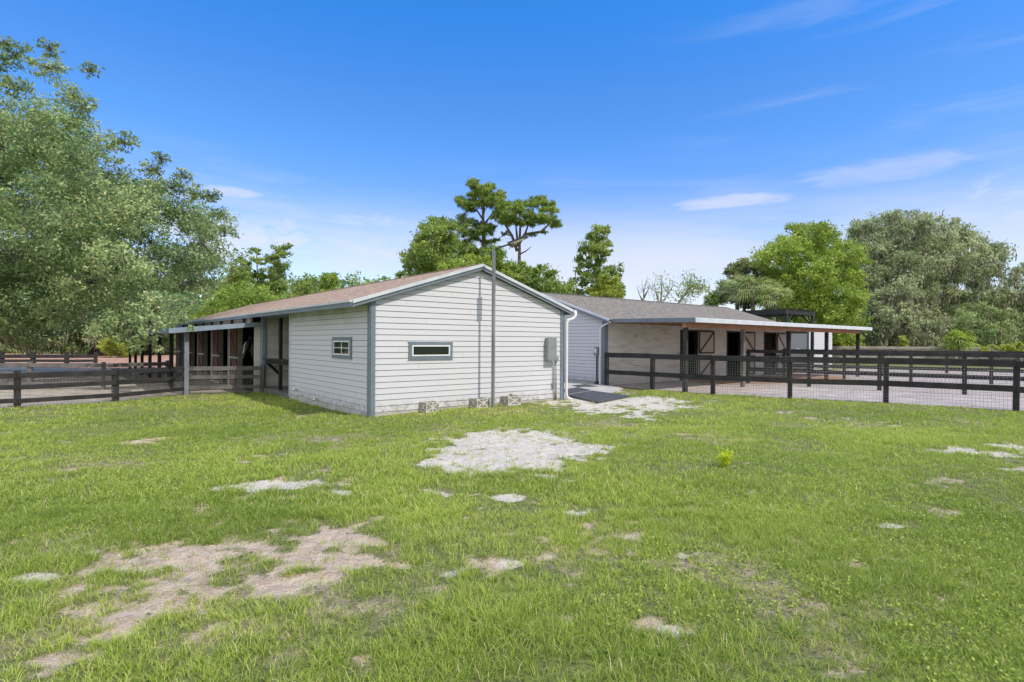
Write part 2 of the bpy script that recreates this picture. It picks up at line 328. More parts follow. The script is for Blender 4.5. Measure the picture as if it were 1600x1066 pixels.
def sandmask(x, y):
    """0 grass .. 1 bare; second value: how pink the bare sand is"""
    n = fbm(x * 1.1, y * 1.1, 21, 5); n2 = fbm(x * 4.5, y * 4.5, 31, 4)
    best = np.full(np.shape(x), -9.0); pink = np.full(np.shape(x), 1.0)
    for (cx_, cy_, wx, wy, pk, st) in PW:
        q = ((x - cx_) / wx) ** 2 + ((y - cy_) / wy) ** 2
        v = st * 1.15 - q * .95
        pink = np.where((v > best) & (v > -.6), pk, pink); best = np.maximum(best, v)
    m = np.maximum(best, -.6) + (n - .5) * 2.2 + (n2 - .5) * 2.0 + (fbm(x * 7.5, y * 7.5, 51, 3) - .5) * 2.4
    sparse = (fbm(x * .55, y * .55, 77, 4) - .5) * 1.5 + (n2 - .5) * .9     # thin places all over
    thin = sstep(.14, .6, sparse + .12) * .36 * sstep(18, 9, y)
    return np.clip(np.maximum(sstep(-.05, 1.0, m), thin), 0, 1), pink
def axis(lo, hi, step, far, k=1.16):
    a = list(np.arange(lo, hi + 1e-6, step)); d = step; x = a[-1]
    while x < far: d = min(d * k, 60); x += d; a.append(x)
    d = step; x = lo; b = []
    while x > -far: d = min(d * k, 60); x -= d; b.append(x)
    return np.array(b[::-1] + a)
gx = axis(-9.5, 11, .045, 900); gy = axis(1.2, 14.5, .042, 900)
X, Y = np.meshgrid(gx, gy); S, PK = sandmask(X, Y)
ny, nx = X.shape
Z = ground_z(X, Y)
inner = sstep(14.5, 12, Y)
Z = Z + S * inner * ((fbm(X * 3.1, Y * 3.1, 41, 4) - .5) * .085 - .012)
idx = np.arange(nx * ny).reshape(ny, nx)
q = np.stack([idx[:-1, :-1], idx[:-1, 1:], idx[1:, 1:], idx[1:, :-1]], -1).reshape(-1, 4)
gm = fastmesh('ground', np.stack([X.ravel(), Y.ravel(), Z.ravel()], 1), q, np.full(len(q), 4))
for nm, arr in (('sand', S), ('pink', PK)):
    a = gm.attributes.new(nm, 'FLOAT', 'POINT'); a.data.foreach_set('value', arr.ravel().astype(np.float32))
gm.polygons.foreach_set('use_smooth', [True] * len(gm.polygons))
def ground_mat():
    m, N, L, bs = material('lawn_and_sand')
    def att(n):
        a = N.new('ShaderNodeAttribute'); a.attribute_name = n; return a.outputs['Fac']
    n1 = noise(N, L, 9, 6, .65); n2 = noise(N, L, 45, 5, .65); n3 = noise(N, L, .45, 4, .6); n4 = noise(N, L, 2.6, 5, .6)
    thatch = mixc(N, L, mrange(N, L, n2, .4, .62, 0, 1), (.11, .13, .035), (.27, .27, .12))
    thatch = mixc(N, L, mrange(N, L, n1, .42, .66, 0, .75), thatch, (.27, .32, .07))
    thatch = mixc(N, L, mrange(N, L, n4, .52, .72, 0, .55), thatch, (.30, .255, .17))
    thatch = mixc(N, L, mrange(N, L, n3, .45, .68, 0, .5), thatch, (.13, .20, .035))
    white = mixc(N, L, mrange(N, L, n1, .35, .7, 0, 1), (.78, .72, .62), (.58, .52, .44))
    pink = mixc(N, L, mrange(N, L, n1, .35, .68, 0, 1), (.74, .60, .46), (.52, .39, .29))
    sand = mixc(N, L, att('pink'), white, pink)
    sand = mixc(N, L, mrange(N, L, n2, .55, .68, 0, .7), sand, (.32, .25, .18))
    n5 = noise(N, L, 16, 5, .7, mapped(N, L, (1, 1.8, 1))); sand = mixc(N, L, mrange(N, L, n5, .58, .70, 0, .55), sand, (.24, .22, .10))
    thatch = mixc(N, L, mth(N, L, 'MULTIPLY', mrange(N, L, att('sand'), .05, .45, 0, 1), mrange(N, L, n1, .38, .58, .25, .9)), thatch, (.36, .295, .20))
    f = mth(N, L, 'ADD', att('sand'), mth(N, L, 'ADD', mth(N, L, 'MULTIPLY', mth(N, L, 'SUBTRACT', n2, .5), 1.5), mth(N, L, 'MULTIPLY', mth(N, L, 'SUBTRACT', n1, .5), 1.8)))
    col = mixc(N, L, mrange(N, L, f, .30, .72, 0, 1), thatch, sand)
    L.new(col, bs.inputs['Base Color']); bs.inputs['Roughness'].default_value = .95; bs.inputs['Specular IOR Level'].default_value = .15
    bump(N, L, bs, mth(N, L, 'ADD', mth(N, L, 'MULTIPLY', n4, 1.5), mth(N, L, 'ADD', n1, mth(N, L, 'MULTIPLY', n2, .5))), 1.0, .07); return m
go = link('ground', gm, ground_mat()); tag(go, kind='structure')

# sandy yards behind the fences, each its own sheet just above the lawn
def yard(name, pts, z, mat, sub=1):
    mb = MB(); n = len(pts)
    mb.add([(p[0], p[1], z) for p in pts], [tuple(range(n))]); o = mb.build(name, mat); tag(o, kind='structure'); return o
def sandmat(name, a, b, c, d, s=1.0):
    m, N, L, bs = material(name); v = mapped(N, L, (s, s, s))
    n1 = noise(N, L, 1.2, 6, .7, v); n2 = noise(N, L, .22, 4, .6, v); n3 = noise(N, L, 4.5, 6, .7, v, .5); n4 = noise(N, L, .9, 6, .7, mapped(N, L, (.8, 2.6, 1)))
    col = mixc(N, L, mrange(N, L, n1, .35, .65, 0, 1), a, b); col = mixc(N, L, mrange(N, L, n2, .45, .62, 0, .8), col, c)
    col = mixc(N, L, mrange(N, L, n4, .50, .66, 0, .85), col, d); col = mixc(N, L, mrange(N, L, n3, .52, .66, 0, .7), col, tuple(x * .5 for x in b))
    L.new(col, bs.inputs['Base Color']); bs.inputs['Roughness'].default_value = .95
    bump(N, L, bs, mth(N, L, 'ADD', n3, n1), 1, .05); return m
m_yr = sandmat('trampled_sand', (.52, .455, .42), (.38, .32, .29), (.46, .385, .345), (.25, .205, .185))
m_yl = sandmat('grey_sand', (.45, .385, .315), (.30, .25, .205), (.36, .305, .25), (.20, .17, .14))
m_far = sandmat('orange_leaf_litter', (.50, .27, .165), (.36, .19, .12), (.46, .32, .25), (.22, .13, .09))
fr = [gp(948, 603), gp(1019, 609), gp(1114, 616), gp(1234, 623), gp(1384, 629.5), gp(1587, 642)]
fr.append(fr[-1] + (fr[-1] - fr[-2])); fr.append(fr[-1] + (fr[-2] - fr[-3]))
b0 = F2.p(0.0, 0, 0); b1 = F2.p(24, 0, 0)
yard('sand_yard', [(p[0], p[1]) for p in fr] + [(34, 22), (38, 35), (b1[0] + 2, b1[1] + 1), (b1[0], b1[1]), (b0[0], b0[1])], .006, m_yr)
m_lit = sandmat('orange_dirt', (.50, .29, .18), (.38, .23, .15), (.44, .33, .28), (.30, .2, .15))
yard('stall_dirt', [tuple(F2.p(u, v, 0))[:2] for u, v in ((4.6, 0), (3.8, -1.2), (4.5, -2.5), (6.2, -3.3), (8.5, -3.0), (10.5, -3.9), (13.3, -3.4), (14.6, -1.9), (15.5, 0))], .012, m_lit)
Lz = -.10
def gl(px, Y): return at(px, 530, Y)[:2]
FL = [gl(409, 18.0), gl(293, 17.25), gl(181, 15.0), gl(28, 13.5), gl(-180, 12.4)]
FL = [np.array(p) for p in FL]
c1 = F1.p(0, 8.1, 0); c2 = F1.p(0, 30, 0)
yard('paddock_sand', [tuple(FL[0]), (c1[0], c1[1]), (c2[0], c2[1]), (-62, 44), (-46, 12.5), tuple(FL[4]), tuple(FL[3]), tuple(FL[2]), tuple(FL[1])], Lz + .010, m_yl)
yard('leaf_litter', [(-85, 44), (-52, 36), (-40, 36), (-30, 33), (-20, 29.5), (c2[0], c2[1]), (-18, 60), (-95, 62)], Lz + .016, m_far)
# concrete pad and mats between the barns
pad = [gp(876, 606), gp(935, 603.5), gp(1000, 616), gp(960, 626), gp(890, 628), gp(879, 620)]
mb = MB()
q0 = F1.p(5.72, -.1, 0)
padpts = [F1.p(5.72, .35, 0), F1.p(7.7, 0.15, 0), F1.p(9.6, 1.1, 0), F1.p(10.6, 2.7, 0), F1.p(10.6, 9.5, 0), F1.p(5.72, 9.5, 0)]
top = [(p.x, p.y, .035) for p in padpts]; bot = [(p.x, p.y, -.05) for p in padpts]; n = len(top)
mb.add(bot + top, [tuple(range(n, 2 * n))] + [(i, (i + 1) % n, n + (i + 1) % n, n + i) for i in range(n)])
tag(mb.build('concrete_pad', M['concrete']), kind='structure')
MATS = [[(884, 619), (925, 612.5), (986, 620.5), (934, 630.5)], [(881, 610.5), (903, 606.8), (923, 611.6), (884, 617.6)], [(893, 604), (915, 602), (934, 605.5), (905, 606.2)]]
MW = []
for q_, lab in zip(MATS, ('worn dark mat reaching out from the white downspout toward the gravel', 'dark mat in the middle of the passage between the two barns', 'dark mat deepest in the passage between the two barns')):
    pts = [gp(*p) for p in q_]; MW.append([(p[0], p[1]) for p in pts]); n = 4
    v_ = [(p[0], p[1], -.03) for p in pts] + [(p[0], p[1], .052) for p in pts]
    a_, b_, c_ = Vector(v_[4]), Vector(v_[5]), Vector(v_[6])
    mb = MB(); up_ok = (b_ - a_).cross(c_ - b_).z > 0; tf = (4, 5, 6, 7) if up_ok else (7, 6, 5, 4)
    mb.add(v_, [tf, tuple(x - 4 for x in tf[::-1])] + [((i + 1) % 4, i, 4 + i, 4 + (i + 1) % 4) if not up_ok else (i, (i + 1) % 4, 4 + (i + 1) % 4, 4 + i) for i in range(4)])
    tag(mb.build('rubber_mat', M['rubber'], bevel=.006), lab, 'mat', 'dark mats in the passage between the barns')

# ------------------------------------------------------------------ lap siding
EXPO = .1286
def siding(mb, fr, axis_, c, a0, a1fn, z0, z1, out, holes=()):
    """courses of lap board on the plane; a1fn(z) -> (start, end) along the wall; out = outward sign"""
    z = z0
    while z < z1 - .01:
        zt = min(z + EXPO, z1); s0, e0 = a1fn(z + .004); s1, e1 = a1fn(zt - .004)
        spans = [(s0, e0, s1, e1)]
        for (h0, h1, hz0, hz1) in holes:
            if zt > hz0 + .02 and z < hz1 - .02:
                ns = []
                for (p0, r0, p1, r1) in spans:
                    if h1 <= min(p0, p1) or h0 >= max(r0, r1): ns.append((p0, r0, p1, r1)); continue
                    if p0 < h0: ns.append((p0, h0, p1, h0))
                    if r0 > h1: ns.append((h1, r0, h1, r1))
                spans = ns
        for (p0, r0, p1, r1) in spans:
            if r0 - p0 < .01: continue
            t0, t1 = .016, .004
            if axis_ == 'u': P = lambda a, d, zz: fr.p(a, c + out * d, zz)
            else: P = lambda a, d, zz: fr.p(c + out * d, a, zz)
            mb.hexa([P(p0, -.015, z + .008), P(r0, -.015, z + .008), P(r0, t0, z + .008), P(p0, t0, z + .008), P(p1, -.02, zt), P(r1, -.02, zt), P(r1, t1, zt), P(p1, t1, zt)])
        z += EXPO
    return mb
def roof(fr, along, half, rid, ztop, slope, lo, hi, a0, a1, mat_s, parent):
    """gable roof; 'along' is the ridge direction ('v' or 'u'); rid = ridge coordinate; lo, hi = overhangs past the walls"""
    P = (lambda c, a, z: fr.p(c, a, z)) if along == 'v' else (lambda c, a, z: fr.p(a, c, z))
    mb = MB(); le = rid - half - lo; ri = rid + half + hi
    zl = ztop - slope * (rid - le); zr = ztop - slope * (ri - rid); th = .035
    sl_ = math.hypot(1, slope); Lh = (rid - le) * sl_; Rh = (ri - rid) * sl_; dl = a1 - a0
    for (c0, z0, c1, z1, W) in ((le, zl, rid, ztop, Lh), (rid, ztop, ri, zr, Rh)):
        v = [P(c0, a0, z0 - th), P(c1, a0, z1 - th), P(c1, a1, z1 - th), P(c0, a1, z0 - th), P(c0, a0, z0), P(c1, a0, z1), P(c1, a1, z1), P(c0, a1, z0)]
        uv = [None, [(0, 0), (0, W), (dl, W), (dl, 0)], None, None, None, None]
        mb.add(v, [(3, 2, 1, 0), (4, 5, 6, 7), (0, 1, 5, 4), (1, 2, 6, 5), (2, 3, 7, 6), (3, 0, 4, 7)], uv)
    mb.build('roof', mat_s, parent)
    # ridge cap
    rc = MB()
    for i in range(int(dl / .30)):
        a = a0 + i * .30; b = min(a + .33, a1)
        rc.hexa([P(rid - .13, a, ztop - .13 * slope + .004), P(rid, a, ztop + .004), P(rid, b, ztop + .002), P(rid - .13, b, ztop - .13 * slope + .002), P(rid - .13, a, ztop - .13 * slope + .020), P(rid, a, ztop + .020), P(rid, b, ztop + .012), P(rid - .13, b, ztop - .13 * slope + .010)])
        rc.hexa([P(rid, a, ztop + .004), P(rid + .13, a, ztop - .13 * slope + .004), P(rid + .13, b, ztop - .13 * slope + .002), P(rid, b, ztop + .002), P(rid, a, ztop + .020), P(rid + .13, a, ztop - .13 * slope + .020), P(rid + .13, b, ztop - .13 * slope + .010), P(rid, b, ztop + .012)])
    rc.build('ridge_cap', mat_s, parent)
    return le, ri, zl, zr, P
def rake(P, le, ri, rid, zl, zr, zt, a, sgn, parent, hgt=.115):
    """barge boards at coordinate a (sgn: outward direction)"""
    for (c0, z0, c1, z1) in ((le, zl, rid, zt), (ri, zr, rid, zt)):
        b = MB(); y0, y1 = a, a + sgn * .03
        b.hexa([P(c0, y0, z0 - .036 - hgt), P(c1, y0, z1 - .036 - hgt), P(c1, y1, z1 - .036 - hgt), P(c0, y1, z0 - .036 - hgt), P(c0, y0, z0 - .038), P(c1, y0, z1 - .038), P(c1, y1, z1 - .038), P(c0, y1, z0 - .038)])
        b.build('barge_board', M['trim'], parent)
        t = MB(); y1 = a + sgn * .055
        t.hexa([P(c0, a, z0 - .075), P(c1, a, z1 - .075), P(c1, y1, z1 - .075), P(c0, y1, z0 - .075), P(c0, a, z0 - .002), P(c1, a, z1 - .002), P(c1, y1, z1 - .002), P(c0, y1, z0 - .002)])
        t.build('drip_edge', M['trim_light'], parent)

# ------------------------------------------------------------------ first barn (white gable)
W1, RID1, ZT, SLP = 5.68, 2.84, 3.485, .318
barn = empty('barn', F1.p(W1 / 2, 10, 0), 'white lap sided barn with brown shingle roof and a strip window in its gable', 'barn')
top_in = lambda u: ZT - .15 - SLP * abs(u - RID1)
wz = top_in(0)
g = MB(); siding(g, F1, 'u', 0, 0, lambda z: (0.02, W1 - .02) if z < wz else (RID1 - (ZT - .15 - z) / SLP, RID1 + (ZT - .15 - z) / SLP), .05, ZT - .16, -1)
g.build('gable_wall', M['siding'], barn)
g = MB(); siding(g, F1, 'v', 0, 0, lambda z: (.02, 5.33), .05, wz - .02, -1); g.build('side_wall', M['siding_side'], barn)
# solid shell behind the boards
sh = MB()
F1.box(sh, .02, W1 - .02, .02, .12, -.25, wz - .06)
F1.box(sh, .02, .12, .12, 5.36, -.25, wz - .06); F1.box(sh, W1 - .12, W1 - .02, .12, 21.3, -.25, wz - .06)
F1.box(sh, .12, W1 - .12, 5.26, 5.36, -.2, wz - .05)
sh.build('inner_wall', M['interior'], barn)
ga = MB(); P = F1.p
ga.add([P(0, .03, wz - .06), P(W1, .03, wz - .06), P(RID1, .03, ZT - .18), P(0, .1, wz - .06), P(W1, .1, wz - .06), P(RID1, .1, ZT - .18)], [(0, 1, 2), (5, 4, 3), (0, 3, 4, 1), (1, 4, 5, 2), (2, 5, 3, 0)])
ga.build('gable_backing', M['interior'], barn)
fd = MB(); F1.box(fd, -.005, W1 - .01, -.008, .1, -.4, .05); F1.box(fd, -.008, .1, .1, 5.36, -.4, .05); fd.build('foundation', M['concrete'], barn)
# right (hidden) long side siding
g = MB(); siding(g, F1, 'v', W1, 0, lambda z: (.02, 21.3), .05, wz - .02, 1); g.build('side_wall', M['siding'], barn)
le, ri, zl, zr, PR = roof(F1, 'v', 2.84, RID1, ZT, SLP, .45, .27, -.09, 21.5, M['shingle_brown'], barn)
rake(PR, le, ri, RID1, zl, zr, ZT, -.09, -1, barn); rake(PR, le, ri, RID1, zl, zr, ZT, 21.5, 1, barn)
# far gable closes the roof
g = MB(); g.add([P(0, 21.3, wz), P(W1, 21.3, wz), P(RID1, 21.3, ZT - .16), P(0, 21.35, wz), P(W1, 21.35, wz), P(RID1, 21.35, ZT - .16)], [(0, 1, 2), (5, 4, 3), (0, 3, 4, 1), (1, 4, 5, 2), (2, 5, 3, 0)])
F1.box(g, 0, W1, 21.3, 21.35, -.2, wz); g.build('far_gable', M['siding'], barn)
# soffits and eave fascia
sf = MB(); F1.box(sf, le + .02, .0, -.085, 21.48, wz + .0, wz + .012); F1.box(sf, W1, ri - .02, -.085, 21.48, wz + .05, wz + .062); sf.build('soffit', M['trim_light'], barn)
f = MB(); F1.box(f, le - .03, le, -.09, 21.5, zl - .145, zl - .052); f.build('fascia', M['trim'], barn)
f = MB(); F1.box(f, le - .055, le, -.09, 21.5, zl - .050, zl - .004); f.build('drip_edge', M['trim_light'], barn)
f = MB(); F1.box(f, ri, ri + .03, -.09, 21.5, zr - .145, zr - .03); f.build('fascia', M['trim'], barn)
# corner boards
for (u0, u1, v0, v1) in ((-.026, .10, -.034, -.002), (-.034, -.002, -.034, .085), (W1 - .10, W1 + .026, -.034, -.002), (W1 + .002, W1 + .034, -.034, .085)):
    cb = MB(); F1.box(cb, u0, u1, v0, v1, -.02, wz + (.03 if u0 < 1 else .04)); cb.build('corner_board', M['trim'], barn)
cb = MB(); F1.box(cb, -.03, -.002, 5.30, 5.37, -.02, wz); cb.build('corner_board', M['trim_light'], barn)
# gutter and downspout
gt = MB(); F1.box(gt, ri + .032, ri + .13, -.15, 21.5, zr - .10, zr - .015); gt.build('gutter', M['white_metal'], barn, bevel=.012)
ds = MB(); c = W1 + .07
ds.tube([P(ri + .08, -.16, zr - .08), P(ri + .07, -.16, zr - .17), P(ri - .0, -.14, zr - .25), P(c + .03, -.10, zr - .30), P(c, -.09, zr - .40), P(c, -.09, 1.2), P(c, -.09, .12), P(c + .03, -.12, .04), P(c + .13, -.2, .0)], .038, 10)
ds.build('downspout', M['white_metal'], barn, smooth=True)
# strip window in the gable
def window(fr, plane, c, a0, a1, z0, z1, fw, muntin, parent, sgn=-1):
    def bx(mb, x0, x1, d0, d1, y0, y1):
        if plane == 'u': fr.box(mb, x0, x1, min(c + sgn * d0, c + sgn * d1), max(c + sgn * d0, c + sgn * d1), y0, y1)
        else: fr.box(mb, min(c + sgn * d0, c + sgn * d1), max(c + sgn * d0, c + sgn * d1), x0, x1, y0, y1)
    w_ = MB()
    bx(w_, a0, a1, .0, .040, z1 - fw, z1); bx(w_, a0, a1, .0, .040, z0, z0 + fw); bx(w_, a0, a0 + fw, .0, .040, z0 + fw, z1 - fw); bx(w_, a1 - fw, a1, .0, .040, z0 + fw, z1 - fw)
    wn = w_.build('window', M['trim'], parent)
    i = MB(); b = .03; x0, x1, y0, y1 = a0 + fw, a1 - fw, z0 + fw, z1 - fw
    bx(i, x0, x1, .0, .048, y1 - b, y1); bx(i, x0, x1, .0, .048, y0, y0 + b); bx(i, x0, x0 + b, .0, .048, y0 + b, y1 - b); bx(i, x1 - b, x1, .0, .048, y0 + b, y1 - b)
    if muntin:
        bx(i, (x0 + x1) / 2 - .008, (x0 + x1) / 2 + .008, .02, .036, y0 + b, y1 - b)
        bx(i, x0 + b, (x0 + x1) / 2 - .009, .02, .036, (y0 + y1) / 2 - .008, (y0 + y1) / 2 + .008); bx(i, (x0 + x1) / 2 + .009, x1 - b, .02, .036, (y0 + y1) / 2 - .008, (y0 + y1) / 2 + .008)
    i.build('frame', M['white_metal'], wn)
    p = MB(); bx(p, x0 + b - .002, x1 - b + .002, .0, .024, y0 + b - .002, y1 - b + .002); p.build('pane', M['glass'], wn)
    # pale edge of the casing
    e = MB(); bx(e, a0 - .022, a1 + .022, 0, .026, z1 + .002, z1 + .02); e.build('drip_cap', M['trim_light'], wn)
    e = MB(); bx(e, a0 - .022, a1 + .022, 0, .026, z0 - .02, z0 - .002); e.build('sill', M['trim_light'], wn)
def u_at(px, fr, v=0):   # where the pixel column crosses the line v = const
    r = (px - CX) / FPX; o = fr.o[:2] + V2 * v; return (r * o[1] - o[0]) / (U2[0] - r * U2[1])
def v_at(px, fr, u=0):
    r = (px - CX) / FPX; o = fr.o[:2] + U2 * u; return (r * o[1] - o[0]) / (V2[0] - r * V2[1])
ua, ub = u_at(638, F1), u_at(706, F1); Ym = A[1] + U2[1] * (ua + ub) / 2
window(F1, 'u', 0, ua, ub, at(672, 561, Ym)[2], at(672, 534, Ym)[2], .075, False, barn)
va, vb = v_at(551, F1), v_at(521, F1); Ym = A[1] + V2[1] * (va + vb) / 2
window(F1, 'v', 0, va, vb, at(536, 560, Ym)[2], at(536, 526.5, Ym)[2], .085, True, barn)
# vents
for px, py in ((466, 607), (498, 622)):
    v = v_at(px, F1); zz = at(px, py, A[1] + V2[1] * v)[2]
    mb = MB(); mb.tube([P(.0, v, zz), P(-.07, v, zz + .005), P(-.115, v - .03, zz - .01), P(-.13, v - .045, zz - .05)], [.035, .035, .036, .04], 10); F1.box(mb, -.025, -.002, v - .055, v + .055, zz - .05, zz + .05)
    mb.build('vent_pipe', M['pvc'], barn)
# breezeway: deck, rear post, rail, inner wall
V0, V1 = 5.36, 8.13
dk = MB()
for i in range(18): F1.box(dk, .02 + i * .15, .16 + i * .15, V0, V1, -.02, .045)
F1.box(dk, -.02, .018, V0, V1, -.14, .05); dk.build('deck', M['grey_wood'], barn)
g = MB(); siding(g, F1, 'u', V1 + .02, 0, lambda z: (-.02, 4.4), .05, wz - .02, -1); F1.box(g, -.02, 4.4, V1 + .04, V1 + .12, -.15, wz - .06); g.build('breezeway_wall', M['siding_dirty'], barn)
bb = MB(); F1.box(bb, 1.0, 1.9, V1 - .03, V1 - .002, .06, .42); bb.build('skirt_panel', M['blue_fascia'], barn)
vp = v_at(438.5, F1, .15)
pc = MB(); F1.box(pc, .1, .2, vp - .05, vp + .05, .045, wz - .02); pc.build('post', M['black_wood'], barn, bevel=.008)
rl = MB(); F1.box(rl, .03, .09, V0 + .02, V1 - .22, .84, .97); F1.box(rl, -.08, .22, V0 + .02, V1 - .2, .972, 1.0)
rl.bar(P(.06, V1 - .3, .86), P(.55, V1 - .03, .42), .06, .07); rl.build('counter_rail', M['black_wood'], barn)
cl_ = MB(); F1.box(cl_, -.045, .07, V1 - .05, V1 + .14, -.16, wz + .0); cl_.build('corner_post', M['blue_fascia'], barn, bevel=.008)
hd = MB(); F1.box(hd, -.03, .02, V0, V1, wz - .16, wz - .01); hd.build('header', M['trim'], barn)
# ceiling over breezeway and stalls keeps the attic dark
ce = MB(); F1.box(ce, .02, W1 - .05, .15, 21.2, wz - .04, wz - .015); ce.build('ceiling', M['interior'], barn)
# stall front
US = -.35
stz = 2.02
n_st = 5; per = 2.98; o0 = 8.36
rw = MB(); siding(rw, F1, 'u', V1 + .15, 0, lambda z: (-.22, -.05), -.1, 2.05, -1); F1.box(rw, -.22, -.05, V1 + .17, V1 + .22, -.15, 2.05); rw.build('return_wall', M['siding_dirty'], barn)
for k in range(n_st):
    a = o0 + per * k
    wl = MB(); F1.box(wl, US, US + .10, a + 1.47, a + per - .02, -.12, stz); wl.build('stall_wall', M['siding_dirty'], barn)
    jb = MB(); F1.box(jb, US - .02, US + .12, a + per - .02, a + per + .06, -.12, stz); jb.build('door_jamb', M['pale_wood'], barn); jb = MB(); F1.box(jb, US - .02, US + .12, a + 1.42, a + 1.468, -.12, stz); jb.build('door_jamb', M['pale_wood'], barn)
    for (z0, z1) in ((-.03, .93), (1.0, 1.97)):
        dr = MB(); F1.box(dr, US - .05, US - .012, a + 1.50, a + 2.46, z0, z1); d = dr.build('stall_door', M['red_door'], barn)
        fz = MB(); x0, x1 = US - .068, US - .051
        for (q0, q1, y0, y1) in ((a + 1.50, a + 2.46, z0, z0 + .07), (a + 1.50, a + 2.46, z1 - .07, z1), (a + 1.50, a + 1.57, z0 + .07, z1 - .07), (a + 2.39, a + 2.46, z0 + .07, z1 - .07)): F1.box(fz, x0, x1, q0, q1, y0, y1)
        fz.bar(P(US - .06, a + 1.58, z0 + .1), P(US - .06, a + 2.38, z1 - .1), .06, .016, (P(1, 0, 0) - P(0, 0, 0))); fz.build('door_brace', M['dark_metal'], d)
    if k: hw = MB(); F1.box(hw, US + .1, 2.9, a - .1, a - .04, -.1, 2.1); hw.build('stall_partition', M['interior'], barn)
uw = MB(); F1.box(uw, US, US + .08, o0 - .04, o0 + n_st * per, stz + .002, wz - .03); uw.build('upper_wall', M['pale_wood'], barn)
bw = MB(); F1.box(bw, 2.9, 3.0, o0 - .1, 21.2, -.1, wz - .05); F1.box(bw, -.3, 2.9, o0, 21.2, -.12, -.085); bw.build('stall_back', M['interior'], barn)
# lean-to awning with posts
UO = -2.6; aw = MB(); AE = 27.0
zi, zo = 2.15, 1.925
aw.hexa([P(UO, 8.15, zo - .03), P(US, 8.15, zi - .03), P(US, AE, zi - .03), P(UO, AE, zo - .03), P(UO, 8.15, zo), P(US, 8.15, zi), P(US, AE, zi), P(UO, AE, zo)])
awo = aw.build('awning_roof', M['trim_light'], barn)
aw = MB(); P_ = P
aw.hexa([P(UO, 8.11, zo - .15), P(-.05, 8.11, zi - .11), P(-.05, 8.148, zi - .11), P(UO, 8.148, zo - .15), P(UO, 8.11, zo), P(-.05, 8.11, zi + .03), P(-.05, 8.148, zi + .03), P(UO, 8.148, zo)])
F1.box(aw, UO - .04, UO - .001, 8.11, AE, zo - .15, zo); aw.build('fascia', M['blue_fascia'], awo)
aw = MB(); F1.box(aw, -2.2, -2.06, 8.3, AE - .1, zo - .13, zo - .005)
for i in range(10):
    v = 8.6 + i * 1.9
    if v < AE: aw.bar(P(UO + .02, v, zo - .085), P(US, v, zi - .085), .045, .10)
aw.build('awning_beam', M['cedar'], barn)
for i in range(7):
    v = 8.4 + 3.02 * i; ps = MB(); F1.box(ps, -2.20, -2.08, v - .06, v + .06, -.3, zo - .132)
    ps.build('awning_post', M['post_grey'] if i == 0 else M['black_wood'], barn, bevel=.008)
st = MB()
for i in range(8): st = MB(); F1.box(st, US - .08, US - .02, 8.9 + i * 1.7, 9.0 + i * 1.7, zi - .02, wz); st.build('cripple_stud', M['black_wood'], barn)

# ------------------------------------------------------------------ second barn (grey-brown roof, porch with stalls)
barn2 = empty('stable', F2.p(7, 3.4, 0), 'white stable with grey brown roof and long porch over three open stall doors', 'stable')
L2, RID2, ZT2 = 14.15, 3.4, 3.63; P = F2.p
tz = lambda s: ZT2 - .15 - SLP * abs(s - RID2); wz2 = tz(0)
g = MB(); siding(g, F2, 'v', 0, 0, lambda z: (0.02, 6.78) if z < wz2 else (RID2 - (ZT2 - .15 - z) / SLP, RID2 + (ZT2 - .15 - z) / SLP), .12, ZT2 - .16, -1)
g.build('gable_wall', M['siding'], barn2); g = MB(); F2.box(g, .02, .1, .02, 6.78, -.1, wz2 - .05); g.build('inner_wall', M['interior'], barn2)
g = MB(); g.add([P(.02, 0, wz2 - .05), P(.02, 6.8, wz2 - .05), P(.02, RID2, ZT2 - .18), P(.1, 0, wz2 - .05), P(.1, 6.8, wz2 - .05), P(.1, RID2, ZT2 - .18)], [(0, 1, 2), (5, 4, 3), (0, 3, 4, 1), (1, 4, 5, 2), (2, 5, 3, 0)])
g.build('gable_backing', M['interior'], barn2); g = MB(); g.add([P(L2 - .1, 0, wz2 - .05), P(L2 - .1, 6.8, wz2 - .05), P(L2 - .1, RID2, ZT2 - .18), P(L2, 0, wz2 - .05), P(L2, 6.8, wz2 - .05), P(L2, RID2, ZT2 - .18)], [(0, 1, 2), (5, 4, 3), (0, 3, 4, 1), (1, 4, 5, 2), (2, 5, 3, 0)])
F2.box(g, L2 - .1, L2, .0, 6.8, -.1, wz2 - .051); g.build('gable_backing', M['siding_dirty'], barn2)
fd = MB(); F2.box(fd, -.01, .06, -.008, 6.8, -.2, .12); fd.build('foundation', M['concrete'], barn2)
ops = [(4.75, 5.88), (8.40, 9.50), (11.88, 12.96)]
